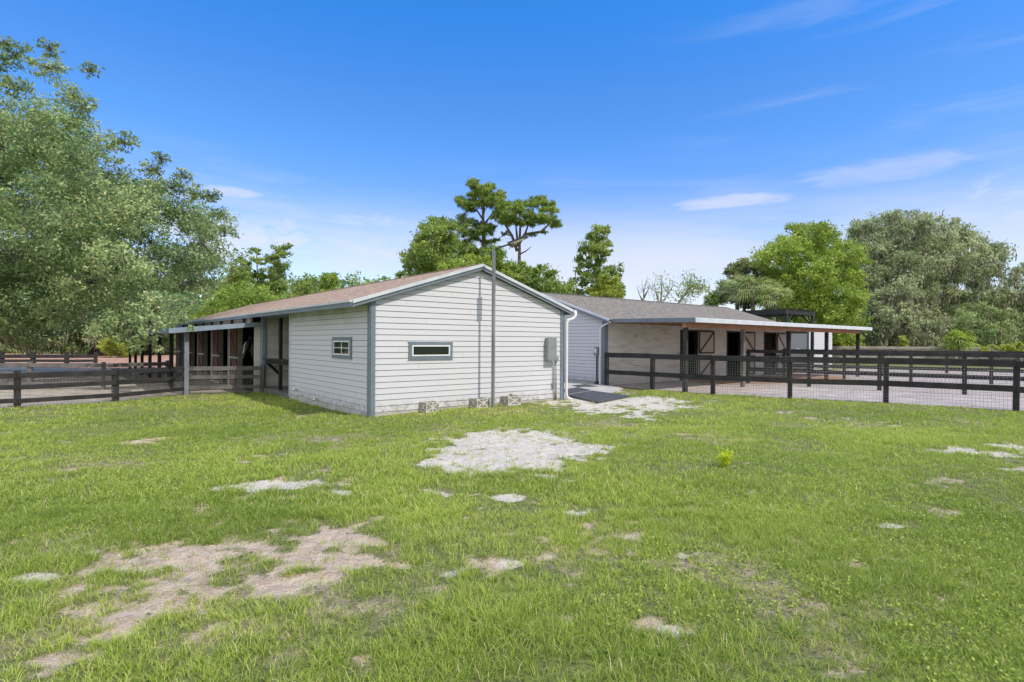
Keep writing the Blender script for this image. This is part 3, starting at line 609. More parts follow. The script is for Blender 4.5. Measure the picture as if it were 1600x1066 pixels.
# siding boards for the near part, plain block wall beyond
g = MB(); siding(g, F2, 'u', 0, 0, lambda z: (.02, 4.68), .10, wz2 - .02, -1); F2.box(g, .1, 4.75, .02, .10, -.1, wz2 - .05); g.build('side_wall', M['siding_dirty'], barn2)
pv = 4.75
OT = 2.14
for i, (a, b) in enumerate(ops):
    nxt = ops[i + 1][0] if i < 2 else L2 - .1
    wl = MB(); siding(wl, F2, 'u', 0, 0, lambda z: (b + .07, nxt - .07), .06, wz2 - .02, -1); F2.box(wl, b + .05, nxt - .03, .02, .1, -.1, wz2 - .05); wl.build('stall_wall', M['siding_dirty'], barn2)
    hd = MB(); F2.box(hd, a - .05, b + .05, -.02, .10, OT, wz2 - .03); hd.build('header', M['siding_dirty'], barn2)
    jb = MB(); F2.box(jb, a - .07, a, -.04, .11, -.1, OT); jb.build('door_jamb', M['black_wood'], barn2); jb = MB(); F2.box(jb, b, b + .07, -.04, .11, -.1, OT); jb.build('door_jamb', M['black_wood'], barn2); jb = MB(); F2.box(jb, a, b, -.04, .11, OT - .07, OT - .001); jb.build('door_head', M['black_wood'], barn2)
    for (z0, z1) in ((.08, 1.0), (1.12, 2.12)):
        x0, x1 = b + .10, min(b + 1.30, L2 - .02)
        dr = MB(); F2.box(dr, x0, x1, -.075, -.035, z0, z1); d = dr.build('stall_door', M['pale_door'], barn2)
        fz = MB(); y0, y1 = -.092, -.076
        for (q0, q1, r0, r1) in ((x0, x1, z0, z0 + .06), (x0, x1, z1 - .06, z1), (x0, x0 + .06, z0 + .06, z1 - .06), (x1 - .06, x1, z0 + .06, z1 - .06)): F2.box(fz, q0, q1, y0, y1, r0, r1)
        dirn = 1 if i == 0 else -1
        xa, xb = (x0 + .07, x1 - .07) if dirn > 0 else (x1 - .07, x0 + .07)
        fz.bar(P(xa, -.084, z0 + .07), P(xb, -.084, z1 - .07), .07, .016, P(0, 1, 0) - P(0, 0, 0)); fz.build('door_brace', M['black_wood'], d)
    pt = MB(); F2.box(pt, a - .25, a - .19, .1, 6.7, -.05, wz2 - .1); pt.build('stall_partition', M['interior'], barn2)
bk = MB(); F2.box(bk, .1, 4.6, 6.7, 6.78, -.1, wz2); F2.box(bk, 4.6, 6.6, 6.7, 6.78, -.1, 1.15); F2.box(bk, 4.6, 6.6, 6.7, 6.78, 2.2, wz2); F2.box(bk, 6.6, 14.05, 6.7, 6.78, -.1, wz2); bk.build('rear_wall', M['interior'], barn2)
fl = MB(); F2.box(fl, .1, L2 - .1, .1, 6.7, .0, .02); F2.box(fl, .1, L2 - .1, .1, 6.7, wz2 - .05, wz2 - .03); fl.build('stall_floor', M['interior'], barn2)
le, ri, zl, zr, PR = roof(F2, 'u', 3.4, RID2, ZT2, SLP, .38, .38, -.22, L2 + .25, M['shingle_grey'], barn2)
rake(PR, le, ri, RID2, zl, zr, ZT2, -.22, -1, barn2); rake(PR, le, ri, RID2, zl, zr, ZT2, L2 + .25, 1, barn2)
for (u0, u1, v0, v1) in ((-.034, -.002, -.03, .12), (-.034, .12, -.036, -.004)):
    cb = MB(); F2.box(cb, u0, u1, v0, v1, .0, wz2 + .02); cb.build('corner_board', M['trim'], barn2)
ds = MB(); ds.tube([P(-.08, -.34, zl - .08), P(-.09, -.22, zl - .13), P(-.07, .10, zl - .26), P(-.07, .17, zl - .36), P(-.07, .17, .9), P(-.07, .17, .1), P(-.12, .13, .03)], .036, 10); ds.build('downspout', M['white_metal'], barn2, smooth=True)
# porch roof
SF, UE, Un = -3.78, 14.75, -.05; zin, zfr = zl - .012, 2.385
pr = MB(); pr.hexa([P(Un, SF, zfr - .03), P(UE, SF, zfr - .03), P(UE, le + .03, zin - .03), P(Un, le + .03, zin - .03), P(Un, SF, zfr), P(UE, SF, zfr), P(UE, le + .03, zin), P(Un, le + .03, zin)])
pro = pr.build('porch_roof', M['trim_light'], barn2)
pf = MB(); F2.box(pf, Un - .03, UE + .03, SF - .05, SF - .001, zfr - .155, zfr - .01); pf.build('gutter', M['trim_light'], pro, bevel=.01)
pf = MB(); pf.hexa([P(Un - .03, SF, zfr - .15), P(Un - .001, SF, zfr - .15), P(Un - .001, le - .03, zin - .11), P(Un - .03, le - .03, zin - .11), P(Un - .03, SF, zfr - .005), P(Un - .001, SF, zfr - .005), P(Un - .001, le - .03, zin + .02), P(Un - .03, le - .03, zin + .02)])
pf.build('fascia', M['trim'], pro); pf = MB(); F2.box(pf, UE + .001, UE + .03, SF, 0, zfr - .15, zfr - .005); pf.build('fascia', M['trim'], pro)
pb = MB(); F2.box(pb, .0, UE - .3, -3.40, -3.28, 2.08, 2.235); 
for i in range(24):
    u = .1 + i * .62
    if u < UE - .05: pb.bar(P(u, -3.72, 2.295), P(u, -.06, 2.34), .04, .11)
pb.build('porch_beam', M['cedar'], barn2)
for i in range(5):
    u = 3.58 * i + .06; ps = MB(); F2.box(ps, u - .065, u + .065, -3.41, -3.28, -.2, 2.078); ps.build('porch_post', M['black_wood'] if i not in (1,) else M['grey_wood'], barn2, bevel=.008)

# ------------------------------------------------------------------ electrics
P = F1.p
up0, up1 = u_at(848, F1), u_at(864, F1); Yp = A[1] + U2[1] * up0
z0, z1 = at(856, 563, Yp)[2], at(856, 527.5, Yp)[2]
pn = empty('electrical_panel', P((up0 + up1) / 2, -.06, z0), 'grey metal electrical panel box with conduits on the white gable wall', 'electrical panel')
mb = MB(); F1.box(mb, up0 + .06, up1 - .02, -.15, -.024, z0, z1); mb.build('cabinet', M['dull_metal'], pn, bevel=.006)
mb = MB(); F1.box(mb, up0 + .05, up1 - .01, -.162, -.152, z0 - .008, z1 + .008); mb.build('cabinet_door', M['dull_metal'], pn, bevel=.004)
us = u_at(866, F1)
mb = MB(); F1.box(mb, us, us + .075, -.10, -.024, z0 - .03, z0 + .10); mb.build('junction_box', M['dull_metal'], pn, bevel=.004)
mb = MB(); F1.box(mb, us - .11, us - .02, -.09, -.024, .38, .49); mb.build('junction_box', M['dull_metal'], pn, bevel=.004)
for pts in ([P(us - .06, -.05, z0), P(us - .06, -.05, .49)], [P(us + .035, -.05, z0 - .03), P(us + .035, -.05, .02)], [P(us - .06, -.05, .38), P(us - .02, -.05, .22), P(us + .005, -.05, .02)]):
    mb = MB(); mb.tube(pts, .014, 8); mb.build('conduit', M['dull_metal'], pn, smooth=True)
um = v_at(934.5, F2); Ym = B[1] + V2[1] * um; P = F2.p
zm0, zm1 = at(934, 555, Ym)[2], at(934, 542, Ym)[2]
mt = empty('meter_box', P(-.05, um, zm0), 'small grey switch box on a dark conduit beside the white downspout of the stable', 'meter box')
mb = MB(); F2.box(mb, -.14, -.024, um - .09, um + .09, zm0, zm1); mb.build('housing', M['dull_metal'], mt, bevel=.01)
mb = MB(); F2.box(mb, -.155, -.142, um - .045, um + .045, zm0 + .1, zm1 - .05); mb.build('cover', M['pvc'], mt, bevel=.006)
mb = MB(); mb.tube([P(-.06, um, zm0), P(-.06, um, .05)], .028, 8); F2.box(mb, -.12, -.024, um - .06, um + .06, .0, .12); mb.build('conduit', M['dark_metal'], mt)

# ------------------------------------------------------------------ lamp on a pole
P = F1.p
pu, pvv = 2.94, -.45
lp = empty('yard_lamp', P(pu, pvv, 0), 'flat yard lamp on a tall square galvanised pole in front of the white gable', 'lamp post')
mb = MB(); F1.box(mb, pu - .018, pu + .018, pvv - .05, pvv + .02, -.3, 3.80); F1.box(mb, pu - .028, pu + .028, pvv + .021, pvv + .045, -.3, 3.80); mb.build('pole', M['galv'], lp, bevel=.006)
mb = MB(); mb.tube([P(pu, pvv, 3.78), P(pu + .04, pvv - .18, 3.83), P(pu + .13, pvv - .58, 3.90)], .022, 8); mb.build('arm', M['dark_metal'], lp, smooth=True)
mb = MB(); mb.bar(P(pu + .11, pvv - .48, 3.90), P(pu + .215, pvv - .95, 4.0), .15, .045); mb.build('lamp_head', M['dark_metal'], lp, bevel=.012)
mb = MB(); mb.bar(P(pu + .12, pvv - .53, 3.883), P(pu + .205, pvv - .90, 3.962), .11, .014); mb.build('lens', M['lens'], lp)

# ------------------------------------------------------------------ planter boxes
rng = random.Random(4)
PLB = []
for i, (px, py, lab) in enumerate(((667, 643, 'white lattice planter box nearest the corner of the gable, below the strip window'), (746, 636, 'white lattice planter box standing right beside the lamp pole'), (795, 631.5, 'white lattice planter box with a small green plant growing in it'))):
    c = gp(px, py); rel = c[:2] - A[:2]; u = rel @ U2; v = rel @ V2
    pl = empty('planter_box', P(u + .18, v + .1, 0), lab, 'planter', 'white lattice planter boxes along the gable wall')
    ww, hh, dd = .36, .235, .30; v1 = -.03; v0 = v1 - dd; u0 = u_at(px, F1, v0) ; u1 = u0 + ww
    u1 = u_at(px + 20, F1, v0)
    t = .018; mb = MB()
    F1.box(mb, u0 + t, u1 - t, v0 + .016, v0 + .022, .02, hh - .02); F1.box(mb, u0 + t, u1 - t, v1 - .022, v1 - .016, .02, hh - .02)
    F1.box(mb, u0 + .016, u0 + .022, v0 + .03, v1 - .03, .02, hh - .02); F1.box(mb, u1 - .022, u1 - .016, v0 + .03, v1 - .03, .02, hh - .02); mb.build('inner_panel', M['pale_wood'], pl)
    mb = MB()
    for uu in (u0, u1 - t):
        for vv in (v0, v1 - t): F1.box(mb, uu, uu + t, vv, vv + t, -.01, hh)
    for zz in (0.0, hh - .03):
        F1.box(mb, u0 + t, u1 - t, v0 + .001, v0 + .014, zz, zz + .022); F1.box(mb, u0 + .001, u0 + .014, v0 + t, v1 - t, zz, zz + .022); F1.box(mb, u1 - .014, u1 - .001, v0 + t, v1 - t, zz, zz + .022); F1.box(mb, u0 + t, u1 - t, v1 - .014, v1 - .001, zz, zz + .022)
    mb.build('box_frame', M['lattice'], pl)
    mb = MB()
    for (a, b) in ((P(u0 + .02, v0 + .008, .02), P(u1 - .02, v0 + .008, hh - .03)), (P(u1 - .02, v0 + .008, .02), P(u0 + .02, v0 + .008, hh - .03)), (P((u0 + u1) / 2, v0 + .006, .02), P((u0 + u1) / 2, v0 + .006, hh - .03))): mb.bar(a, b, .028, .010, P(0, 1, 0) - P(0, 0, 0))
    for (a, b) in ((P(u0 + .008, v0 + .02, .02), P(u0 + .008, v1 - .02, hh - .03)), (P(u0 + .008, v1 - .02, .02), P(u0 + .008, v0 + .02, hh - .03)), (P(u0 + .006, (v0 + v1) / 2, .02), P(u0 + .006, (v0 + v1) / 2, hh - .03))): mb.bar(a, b, .024, .010, P(1, 0, 0) - P(0, 0, 0))
    mb.build('lattice', M['lattice'], pl)
    mb = MB(); F1.box(mb, u0 + .022, u1 - .022, v0 + .022, v1 - .022, .1, hh - .04); mb.build('soil', M['soil'], pl)
    PLB.append((pl, (u0 + u1) / 2, (v0 + v1) / 2, hh))

# ------------------------------------------------------------------ fences
def fence(name, label, pts, gz, top, rails, mat, wire=None, group='board fences round the horse yards', pw=.12, proud=1, rail_gap=None, cap=0):
    """posts at pts; rails: list of (z_low, z_high); wire: (z0, z1, step)"""
    c = pts[len(pts) // 2]; root = empty(name, (c[0], c[1], gz), label, 'fence', group); rg = random.Random(len(label))
    for i, p in enumerate(pts):
        d = (np.array(pts[min(i + 1, len(pts) - 1)]) - np.array(pts[max(i - 1, 0)]))[:2]; d = d / np.linalg.norm(d); n = np.array((d[1], -d[0]))
        mb = MB(); h = top + rg.uniform(.0, .03) + cap; a = Vector((p[0], p[1], gz - .3)); lean = rg.uniform(-.02, .02)
        mb.bar(a, Vector((p[0] + d[0] * lean, p[1] + d[1] * lean, h)), pw, pw, Vector((n[0], n[1], 0))); mb.build('post', mat, root, bevel=.008)
    for i in range(len(pts) - 1):
        a = np.array(pts[i])[:2]; b = np.array(pts[i + 1])[:2]; d = (b - a) / np.linalg.norm(b - a); n = np.array((d[1], -d[0])) * proud
        if n[1] * proud > 0 and proud > 0: n = -n
        off = n * (pw / 2 + .016)
        for (z0, z1) in rails:
            mb = MB(); j1, j2 = rg.uniform(-.012, .012), rg.uniform(-.012, .012); zc = (z0 + z1) / 2
            mb.bar((a[0] + off[0] + d[0] * .004, a[1] + off[1] + d[1] * .004, zc + j1), (b[0] + off[0] - d[0] * .004, b[1] + off[1] - d[1] * .004, zc + j2), .028, z1 - z0); mb.build('rail', mat, root, bevel=.004)
    if wire:
        z0, z1, st = wire; mb = MB()
        for i in range(len(pts) - 1):
            a = np.array(pts[i])[:2]; b = np.array(pts[i + 1])[:2]; ln = np.linalg.norm(b - a); d = (b - a) / ln; n = np.array((d[1], -d[0])) * proud
            if n[1] * proud > 0 and proud > 0: n = -n
            o = -n * (pw / 2 + .006) if False else n * (pw / 2 - .004); k = int(ln / st); r = .0022
            for j in range(1, k + 1):
                q = a + o + d * j * ln / (k + 1); mb.bar((q[0], q[1], z0), (q[0], q[1], z1), 2 * r, 2 * r, (d[0], d[1], 0))
            m = int((z1 - z0) / st)
            for j in range(m + 1):
                z = z0 + j * (z1 - z0) / m; mb.bar((a[0] + o[0], a[1] + o[1], z), (b[0] + o[0], b[1] + o[1], z), 2 * r, 2 * r)
        mb.build('wire_mesh', M['wire'], root)
    return root
RR = [(1.05, 1.215), (.455, .605)]
fence('board_fence', 'black two board wire mesh fence running along the lawn from the stable corner', [p[:2] for p in fr], 0, 1.2, RR, M['black_wood'], (.03, 1.12, .075))
# short start at the stable's corner
e0 = np.array(tuple(F2.p(-.12, -.15, 0))[:2]); 
fence('fence_stub', 'short doubled black fence post standing against the stable corner board', [tuple(e0), tuple(e0 + (fr[0][:2] - e0) * .9)], 0, 1.17, [(1.03, 1.15), (.5, .62)], M['black_wood'], None, pw=.09)
f2 = [np.array(gp(px, py))[:2] for px, py in ((1264, 604), (1374, 610), (1507, 616.5))]
f2 = [f2[0] + (f2[0] - f2[1])] + f2 + [f2[-1] + (f2[-1] - f2[-2]), f2[-1] + 2 * (f2[-1] - f2[-2])]
fence('run_fence', 'black two board run divider with wire mesh, second fence back behind the lawn fence', f2, 0, 1.33, [(1.20, 1.33), (.50, .64)], M['black_wood'], (.05, 1.1, .1))
f3 = [np.array(gp(px, py))[:2] for px, py in ((1319, 592.5), (1423, 596), (1549, 600.5))]
f3 = [f3[0] + (f3[0] - f3[1])] + f3 + [f3[-1] + (f3[-1] - f3[-2]), f3[-1] + 2 * (f3[-1] - f3[-2])]
fence('run_fence', 'black run divider, third fence back from the lawn, before the grass strip', f3, 0, 1.32, [(1.2, 1.32), (.5, .64)], M['black_wood'], (.05, 1.1, .15))
f4 = [at(px, 550, Yq)[:2] for px, Yq in ((1205, 33.8), (1288, 32.6), (1380, 31.5), (1479, 30.4), (1590, 29.4), (1720, 28.4))]
fence('perimeter_fence', 'black two board perimeter fence at the back edge of the right hand sand yard', f4, 0, 1.24, [(1.1, 1.22), (.5, .64)], M['black_wood'], None)
f5 = [at(px, 545, 43)[:2] for px in (1200, 1236, 1272, 1308, 1344, 1380, 1416, 1452, 1488, 1524, 1560, 1596)]
fence('plank_fence', 'weathered pale grey plank fence in front of the mossy trees far to the right', f5, 0, 1.42, [(1.20, 1.39), (.96, 1.15), (.72, .91), (.48, .67)], M['pale_wood'], None, pw=.14)
RL = [(.635, .765), (.355, .47), (.03, .14)]
seg = [tuple(FL[0]), tuple(FL[1]), tuple(FL[1] + (FL[2] - FL[1]) * .999), tuple(FL[3]), tuple(FL[4])]
fence('board_fence', 'grey three board fence with wire mesh between the barn corner and the pale awning post', seg[:2], Lz, .78, RL, M['grey_wood'], (-.08, .62, .06))
fence('board_fence', 'black three board fence across the left edge of the lawn before the paddock', [tuple(FL[1] + (FL[2] - FL[1]) * .02)] + seg[2:], Lz, .80, RL, M['black_wood'], (-.08, .30, .075), pw=.13)
g2 = [at(px, 540, Yq)[:2] for px, Yq in ((-120, 18.2), (47, 18.4), (162, 18.8), (262, 20.6))]
fence('paddock_fence', 'grey weathered three board fence running just behind the black fence on the left', g2, Lz, .80, RL, M['grey_wood'], (.15, .6, .1))
g3 = [at(px, 540, Yq)[:2] for px, Yq in ((-90, 37), (3, 37), (52, 37.3), (104, 37.6), (150, 38.5))]
fence('paddock_fence', 'low dark fence far across the left paddock before the orange ground', g3, Lz, .66, [(.28, .5), (.0, .18)], M['black_wood'], None, pw=.22)

# ------------------------------------------------------------------ shed, pergola, white pipe gate
P = F2.p
sh_ = empty('shed', P(20.6, 2.4, 0), 'small white lap sided shed with a grey shaded side behind the porch posts', 'shed')
u0, v0 = 19.0, .9
g = MB(); siding(g, F2, 'u', v0, 0, lambda z: (u0 + .05, u0 + 3.35), .1, 2.62, -1); F2.box(g, u0 + .02, u0 + 3.36, v0 + .02, v0 + .1, 0, 2.6); g.build('wall', M['siding'], sh_)
g = MB(); siding(g, F2, 'v', u0, 0, lambda z: (v0 + .05, v0 + 3.3), .1, 2.62, -1); F2.box(g, u0 + .02, u0 + .1, v0 + .11, v0 + 3.3, 0, 2.6); g.build('wall', M['siding'], sh_)
g = MB(); F2.box(g, u0 + 3.26, u0 + 3.36, v0 + .11, v0 + 3.3, 0, 2.6); F2.box(g, u0 + .1, u0 + 3.26, v0 + 3.2, v0 + 3.3, 0, 2.6); g.build('wall', M['siding'], sh_)
g = MB(); g.hexa([P(u0 - .2, v0 - .25, 2.62), P(u0 + 3.55, v0 - .25, 2.62), P(u0 + 3.55, v0 + 3.5, 2.72), P(u0 - .2, v0 + 3.5, 2.72), P(u0 - .2, v0 - .25, 2.70), P(u0 + 3.55, v0 - .25, 2.70), P(u0 + 3.55, v0 + 3.5, 2.80), P(u0 - .2, v0 + 3.5, 2.80)]); g.build('roof', M['trim_light'], sh_)
g = MB(); F2.box(g, u0 - .045, u0 - .024, v0 - .04, v0 + .08, 0, 2.6); g.build('corner_board', M['trim'], sh_)
g = MB(); F2.box(g, u0 - .05, u0 - .024, v0 + .08, v0 + 3.2, 2.2, 2.32); g.build('door_track', M['dark_metal'], sh_)
pg = empty('pergola', P(17, 2.2, 0), 'black timber pergola frame with knee braces rising behind the porch roof', 'pergola')
a0, a1, c0, c1_ = 15.3, 18.55, .5, 4.4
for (u, v) in ((a0, c0), (a1, c0), (a0, c1_), (a1, c1_)):
    mb = MB(); F2.box(mb, u - .075, u + .075, v - .075, v + .075, -.2, 3.2); mb.build('post', M['black_wood'], pg, bevel=.01)
for (p, q_) in (((a0 - .2, c0), (a1 + .2, c0)), ((a0 - .2, c1_), (a1 + .2, c1_)), ((a0, c0 + .06), (a0, c1_ - .06)), ((a1, c0 + .06), (a1, c1_ - .06))):
    mb = MB(); mb.bar(P(*p, 3.31), P(*q_, 3.31), .1, .21); mb.build('beam', M['black_wood'], pg)
for i in range(9):
    u = a0 + .25 + i * (a1 - a0 - .5) / 8; mb = MB(); mb.bar(P(u, c0 - .2, 3.455), P(u, c1_ + .2, 3.455), .05, .07); mb.build('rafter', M['black_wood'], pg)
for (u, v) in ((a0, c0), (a1, c0), (a0, c1_), (a1, c1_)):
    du = .62 if u == a0 else -.62; dv = .62 if v == c0 else -.62
    mb = MB(); mb.bar(P(u, v, 2.62), P(u + du, v, 3.22), .07, .08); mb.bar(P(u, v, 2.62), P(u, v + dv, 3.22), .07, .08); mb.build('knee_brace', M['black_wood'], pg)
gt = empty('pipe_rack', at(1240, 560, 29.5) * np.array((1, 1, 0)), 'white bent pipe rack standing beyond the third stall door', 'pipe rack')
def ax(px, py, Yq=29.5): return tuple(at(px, py, Yq))
mb = MB(); mb.tube([ax(1226, 529, 29.6), ax(1231, 530), ax(1235, 534), ax(1236, 541), ax(1234.5, 556), ax(1234, 583)], .05, 8); mb.build('hoop', M['pvc'], gt, smooth=True)
mb = MB(); mb.tube([ax(1226, 545, 29.6), ax(1247, 548.5), ax(1262, 551, 29.3)], .035, 8); mb.tube([ax(1243, 544.5, 29.5), ax(1256, 548), ax(1268, 551, 29.3)], .035, 8); mb.tube([ax(1262, 551, 29.3), ax(1262, 584, 29.3)], .035, 8); mb.build('side_rail', M['pvc'], gt, smooth=True)

# ------------------------------------------------------------------ horse looking out of the first stall
def skinmesh(name, verts, edges, radii, mat, parent=None, levels=2, root=0):
    me = bpy.data.meshes.new(name); me.from_pydata(verts, edges, []); o = link(name, me, mat, parent)
    md = o.modifiers.new('skin', 'SKIN'); md.use_smooth_shade = True
    for i, r in enumerate(radii):
        sv = me.skin_vertices[0].data[i]; sv.radius = r if isinstance(r, tuple) else (r, r); sv.use_root = (i == root)
    s = o.modifiers.new('sub', 'SUBSURF'); s.levels = levels; s.render_levels = levels
    return o
P = F1.p; hs_ = 8.86
def H(f, side, z): return tuple(P(-f + .0, hs_ + side, z + Lz))    # f forward (out of the stall, toward -u)
def horse():
    V_ = []; E = []; Rr = []
    def n(f, s, z, r, frm=None):
        V_.append(H(f, s, z)); Rr.append(r)
        if frm is not None: E.append((frm, len(V_) - 1))
        return len(V_) - 1
    hip = n(-1.55, 0, 1.22, (.27, .30)); bel = n(-1.05, 0, 1.15, (.29, .31), hip); rib = n(-.6, 0, 1.14, (.28, .31), bel); ch = n(-.2, 0, 1.20, (.24, .30), rib)
    nk = n(.02, .0, 1.36, (.17, .27), ch); nk2 = n(.14, -.01, 1.52, (.13, .19), nk); pl = n(.24, -.03, 1.63, (.105, .125), nk2)
    fc = n(.30, -.06, 1.50, (.115, .14), pl); fc2 = n(.38, -.08, 1.31, (.062, .075), fc); mz = n(.425, -.10, 1.17, (.058, .062), fc2); ns = n(.43, -.105, 1.09, (.052, .05), mz)
    rp = n(-1.78, 0, 1.22, (.17, .2), hip); t1 = n(-1.92, 0, 1.1, .06, rp); t2 = n(-1.98, 0, .7, .05, t1)
    for sd_ in (-1, 1):
        a = n(-.12, sd_ * .15, .88, .10, ch); b = n(-.10, sd_ * .16, .52, .06, a); c = n(-.10, sd_ * .16, .22, .04, b); n(-.06, sd_ * .16, .04, .06, c)
        a = n(-1.6, sd_ * .17, .92, .14, hip); b = n(-1.74, sd_ * .17, .56, .065, a); c = n(-1.68, sd_ * .17, .22, .04, b); n(-1.63, sd_ * .17, .04, .06, c)
    hr = skinmesh('horse', V_, E, Rr, M['horse'])
    tag(hr, 'black horse with a white blaze looking out of the first stall under the awning', 'horse')
    hr.location = (0, 0, 0)
    for sd_ in (-1, 1):
        mb = MB(); b = Vector(H(.22, -.03 + sd_ * .065, 1.71)); mb.tube([b, b + Vector((0, 0, .06)), b + Vector((0, 0, .16))], [.025, .035, .004], 7); o = mb.build('ear', M['horse'], hr, smooth=True)
    # blaze: a thin strip lying on the front of the face
    mb = MB(); pts = [(.368, 1.62, .020, -.05), (.425, 1.53, .034, -.07), (.446, 1.38, .030, -.09), (.472, 1.22, .026, -.105), (.474, 1.11, .026, -.11)]
    vv = []
    for (f, z, wd, sc_) in pts: vv += [H(f - .02, sc_ - wd, z), H(f, sc_, z), H(f - .02, sc_ + wd, z)]
    fcs = []
    for i in range(len(pts) - 1):
        for j in range(2): a = i * 3 + j; fcs.append((a, a + 1, a + 4, a + 3))
    mb.add(vv, fcs); o = mb.build('blaze', M['blaze'], hr); so_ = o.modifiers.new('solid', 'SOLIDIFY'); so_.thickness = .02
    mb = MB(); e_ = Vector(H(.335, -.165, 1.53)); mb.tube([e_ - Vector(H(0, .02, 0)) + Vector(H(0, 0, 0)), e_, e_ + Vector(H(0, -.012, 0)) - Vector(H(0, 0, 0))], [.022, .022, .008], 8); mb.build('eye', M['glass'], hr, smooth=True)
    mb = MB()   # mane along the crest
    for i in range(26):
        t = i / 25; b = Vector(H(-.05 + .28 * t, -.03 * t, 1.60 + .14 * t)); mb.tube([b, b + Vector(H(0, .07, -.05)) - Vector(H(0, 0, 0)), b + Vector(H(-.02, .1, -.2)) - Vector(H(0, 0, 0))], [.02, .018, .003], 4)
    mb.build('mane', M['horse'], hr)
    return hr
horse()

# ------------------------------------------------------------------ foliage
def inpoly(px, py, poly):
    ins = np.zeros(px.shape, bool); n = len(poly); j = n - 1
    for i in range(n):
        xi, yi = poly[i]; xj, yj = poly[j]
        c = ((yi > py) != (yj > py)) & (px < (xj - xi) * (py - yi) / (yj - yi + 1e-9) + xi); ins ^= c; j = i
    return ins
def polydist(px, py, poly):
    d = np.full(px.shape, 1e9); n = len(poly)
    for i in range(n):
        a = np.array(poly[i], float); b = np.array(poly[(i + 1) % n], float); ab = b - a
        t = np.clip(((px - a[0]) * ab[0] + (py - a[1]) * ab[1]) / (ab @ ab + 1e-9), 0, 1)
        d = np.minimum(d, np.hypot(px - a[0] - t * ab[0], py - a[1] - t * ab[1]))
    return d
def fill(poly, Yc, dY, n, Rm, rs, k=14, shrink=.55):
    """clump centres filling an outline seen at distance Yc, spread +-dY in depth"""
    poly = [tuple(p) for p in poly]; xs = [p[0] for p in poly]; ys = [p[1] for p in poly]; rp = Rm * FPX / Yc
    cand = []
    while len(cand) < n * k:
        px = rs.uniform(min(xs), max(xs), 4000); py = rs.uniform(min(ys), max(ys), 4000)
        ok = inpoly(px, py, poly); px, py = px[ok], py[ok]; d = polydist(px, py, poly); ok = d > rp * shrink
        if ok.sum() == 0: ok = d > rp * shrink * .3
        for a, b, c in zip(px[ok], py[ok], d[ok]): cand.append((a, b, c))
        if not len(cand): shrink *= .7
    cand = np.array(cand); rs.shuffle(cand); dm = cand[:, 2].max()
    th = rs.uniform(-1, 1, len(cand)); Yd = Yc + dY * th * np.sqrt(np.clip(cand[:, 2] / (dm + 1e-6) + .12, 0, 1))
    pts = np.array([at(a, b, y) for (a, b, c), y in zip(cand, Yd)])
    ch = [0]; dist = np.linalg.norm(pts - pts[0], axis=1)
    for _ in range(n - 1):
        i = int(np.argmax(dist * rs.uniform(.55, 1, len(dist)))); ch.append(i); dist = np.minimum(dist, np.linalg.norm(pts - pts[i], axis=1))
    return [(pts[i], Rm * rs.uniform(.7, 1.25)) for i in ch]
def leaf_mesh(name, C, nrm_up, size, aspect, rs, tint, droop=0, jit=.35):
    n = len(C); d = rs.normal(size=(n, 3)); d[:, 2] -= droop; d /= np.linalg.norm(d, axis=1)[:, None] + 1e-9
    r = rs.normal(size=(n, 3)); r[:, 2] += nrm_up
    s = np.cross(d, r); s /= np.linalg.norm(s, axis=1)[:, None] + 1e-9; nn = np.cross(s, d)
    L_ = size * rs.uniform(1 - jit, 1 + jit, n)[:, None]; W_ = L_ * aspect
    v = np.stack([C - d * L_ / 2, C + s * W_ / 2 - nn * L_ * .08, C + d * L_ / 2, C - s * W_ / 2 - nn * L_ * .08], 1).reshape(-1, 3)
    return fastmesh(name, v, np.arange(4 * n), np.full(n, 4), np.repeat(tint, 4))
def foliage(clumps, nleaf, rs, sub=12, squash=.75, puff=.22):
    """leaf centres + tint: each clump has sub-tips, each sub-tip a puff of leaves"""
    tot = sum(r * r for _, r in clumps); Cs = []; Ts = []; tips = []
    for c, r in clumps:
        k = max(3, int(sub * rs.uniform(.7, 1.3))); dv = rs.normal(size=(k, 3)); dv /= np.linalg.norm(dv, axis=1)[:, None]
        rad = r * rs.uniform(.35, 1.0, k) ** .6; tp = c + dv * rad[:, None] * np.array((1, 1, squash)); tips.append((c, tp))
        m = int(nleaf * r * r / tot); wh = rs.integers(0, k, m); sg = r * puff * rs.uniform(.6, 1.3, k)[wh]
        tt_ = np.where(rs.uniform(size=m) < .22, rs.uniform(.15, .95, m), 1.0)[:, None]; Cs.append(c + (tp[wh] - c) * tt_ + rs.normal(size=(m, 3)) * sg[:, None] * np.array((1, 1, .7)))
        ct = rs.uniform(.15, .7); Ts.append(np.clip(ct + rs.normal(0, .13, k)[wh] + rs.normal(0, .16, m), 0, .92))
    C = np.concatenate(Cs); T = np.concatenate(Ts); T[rs.uniform(size=len(T)) < .03] = 1
    return C, T, tips
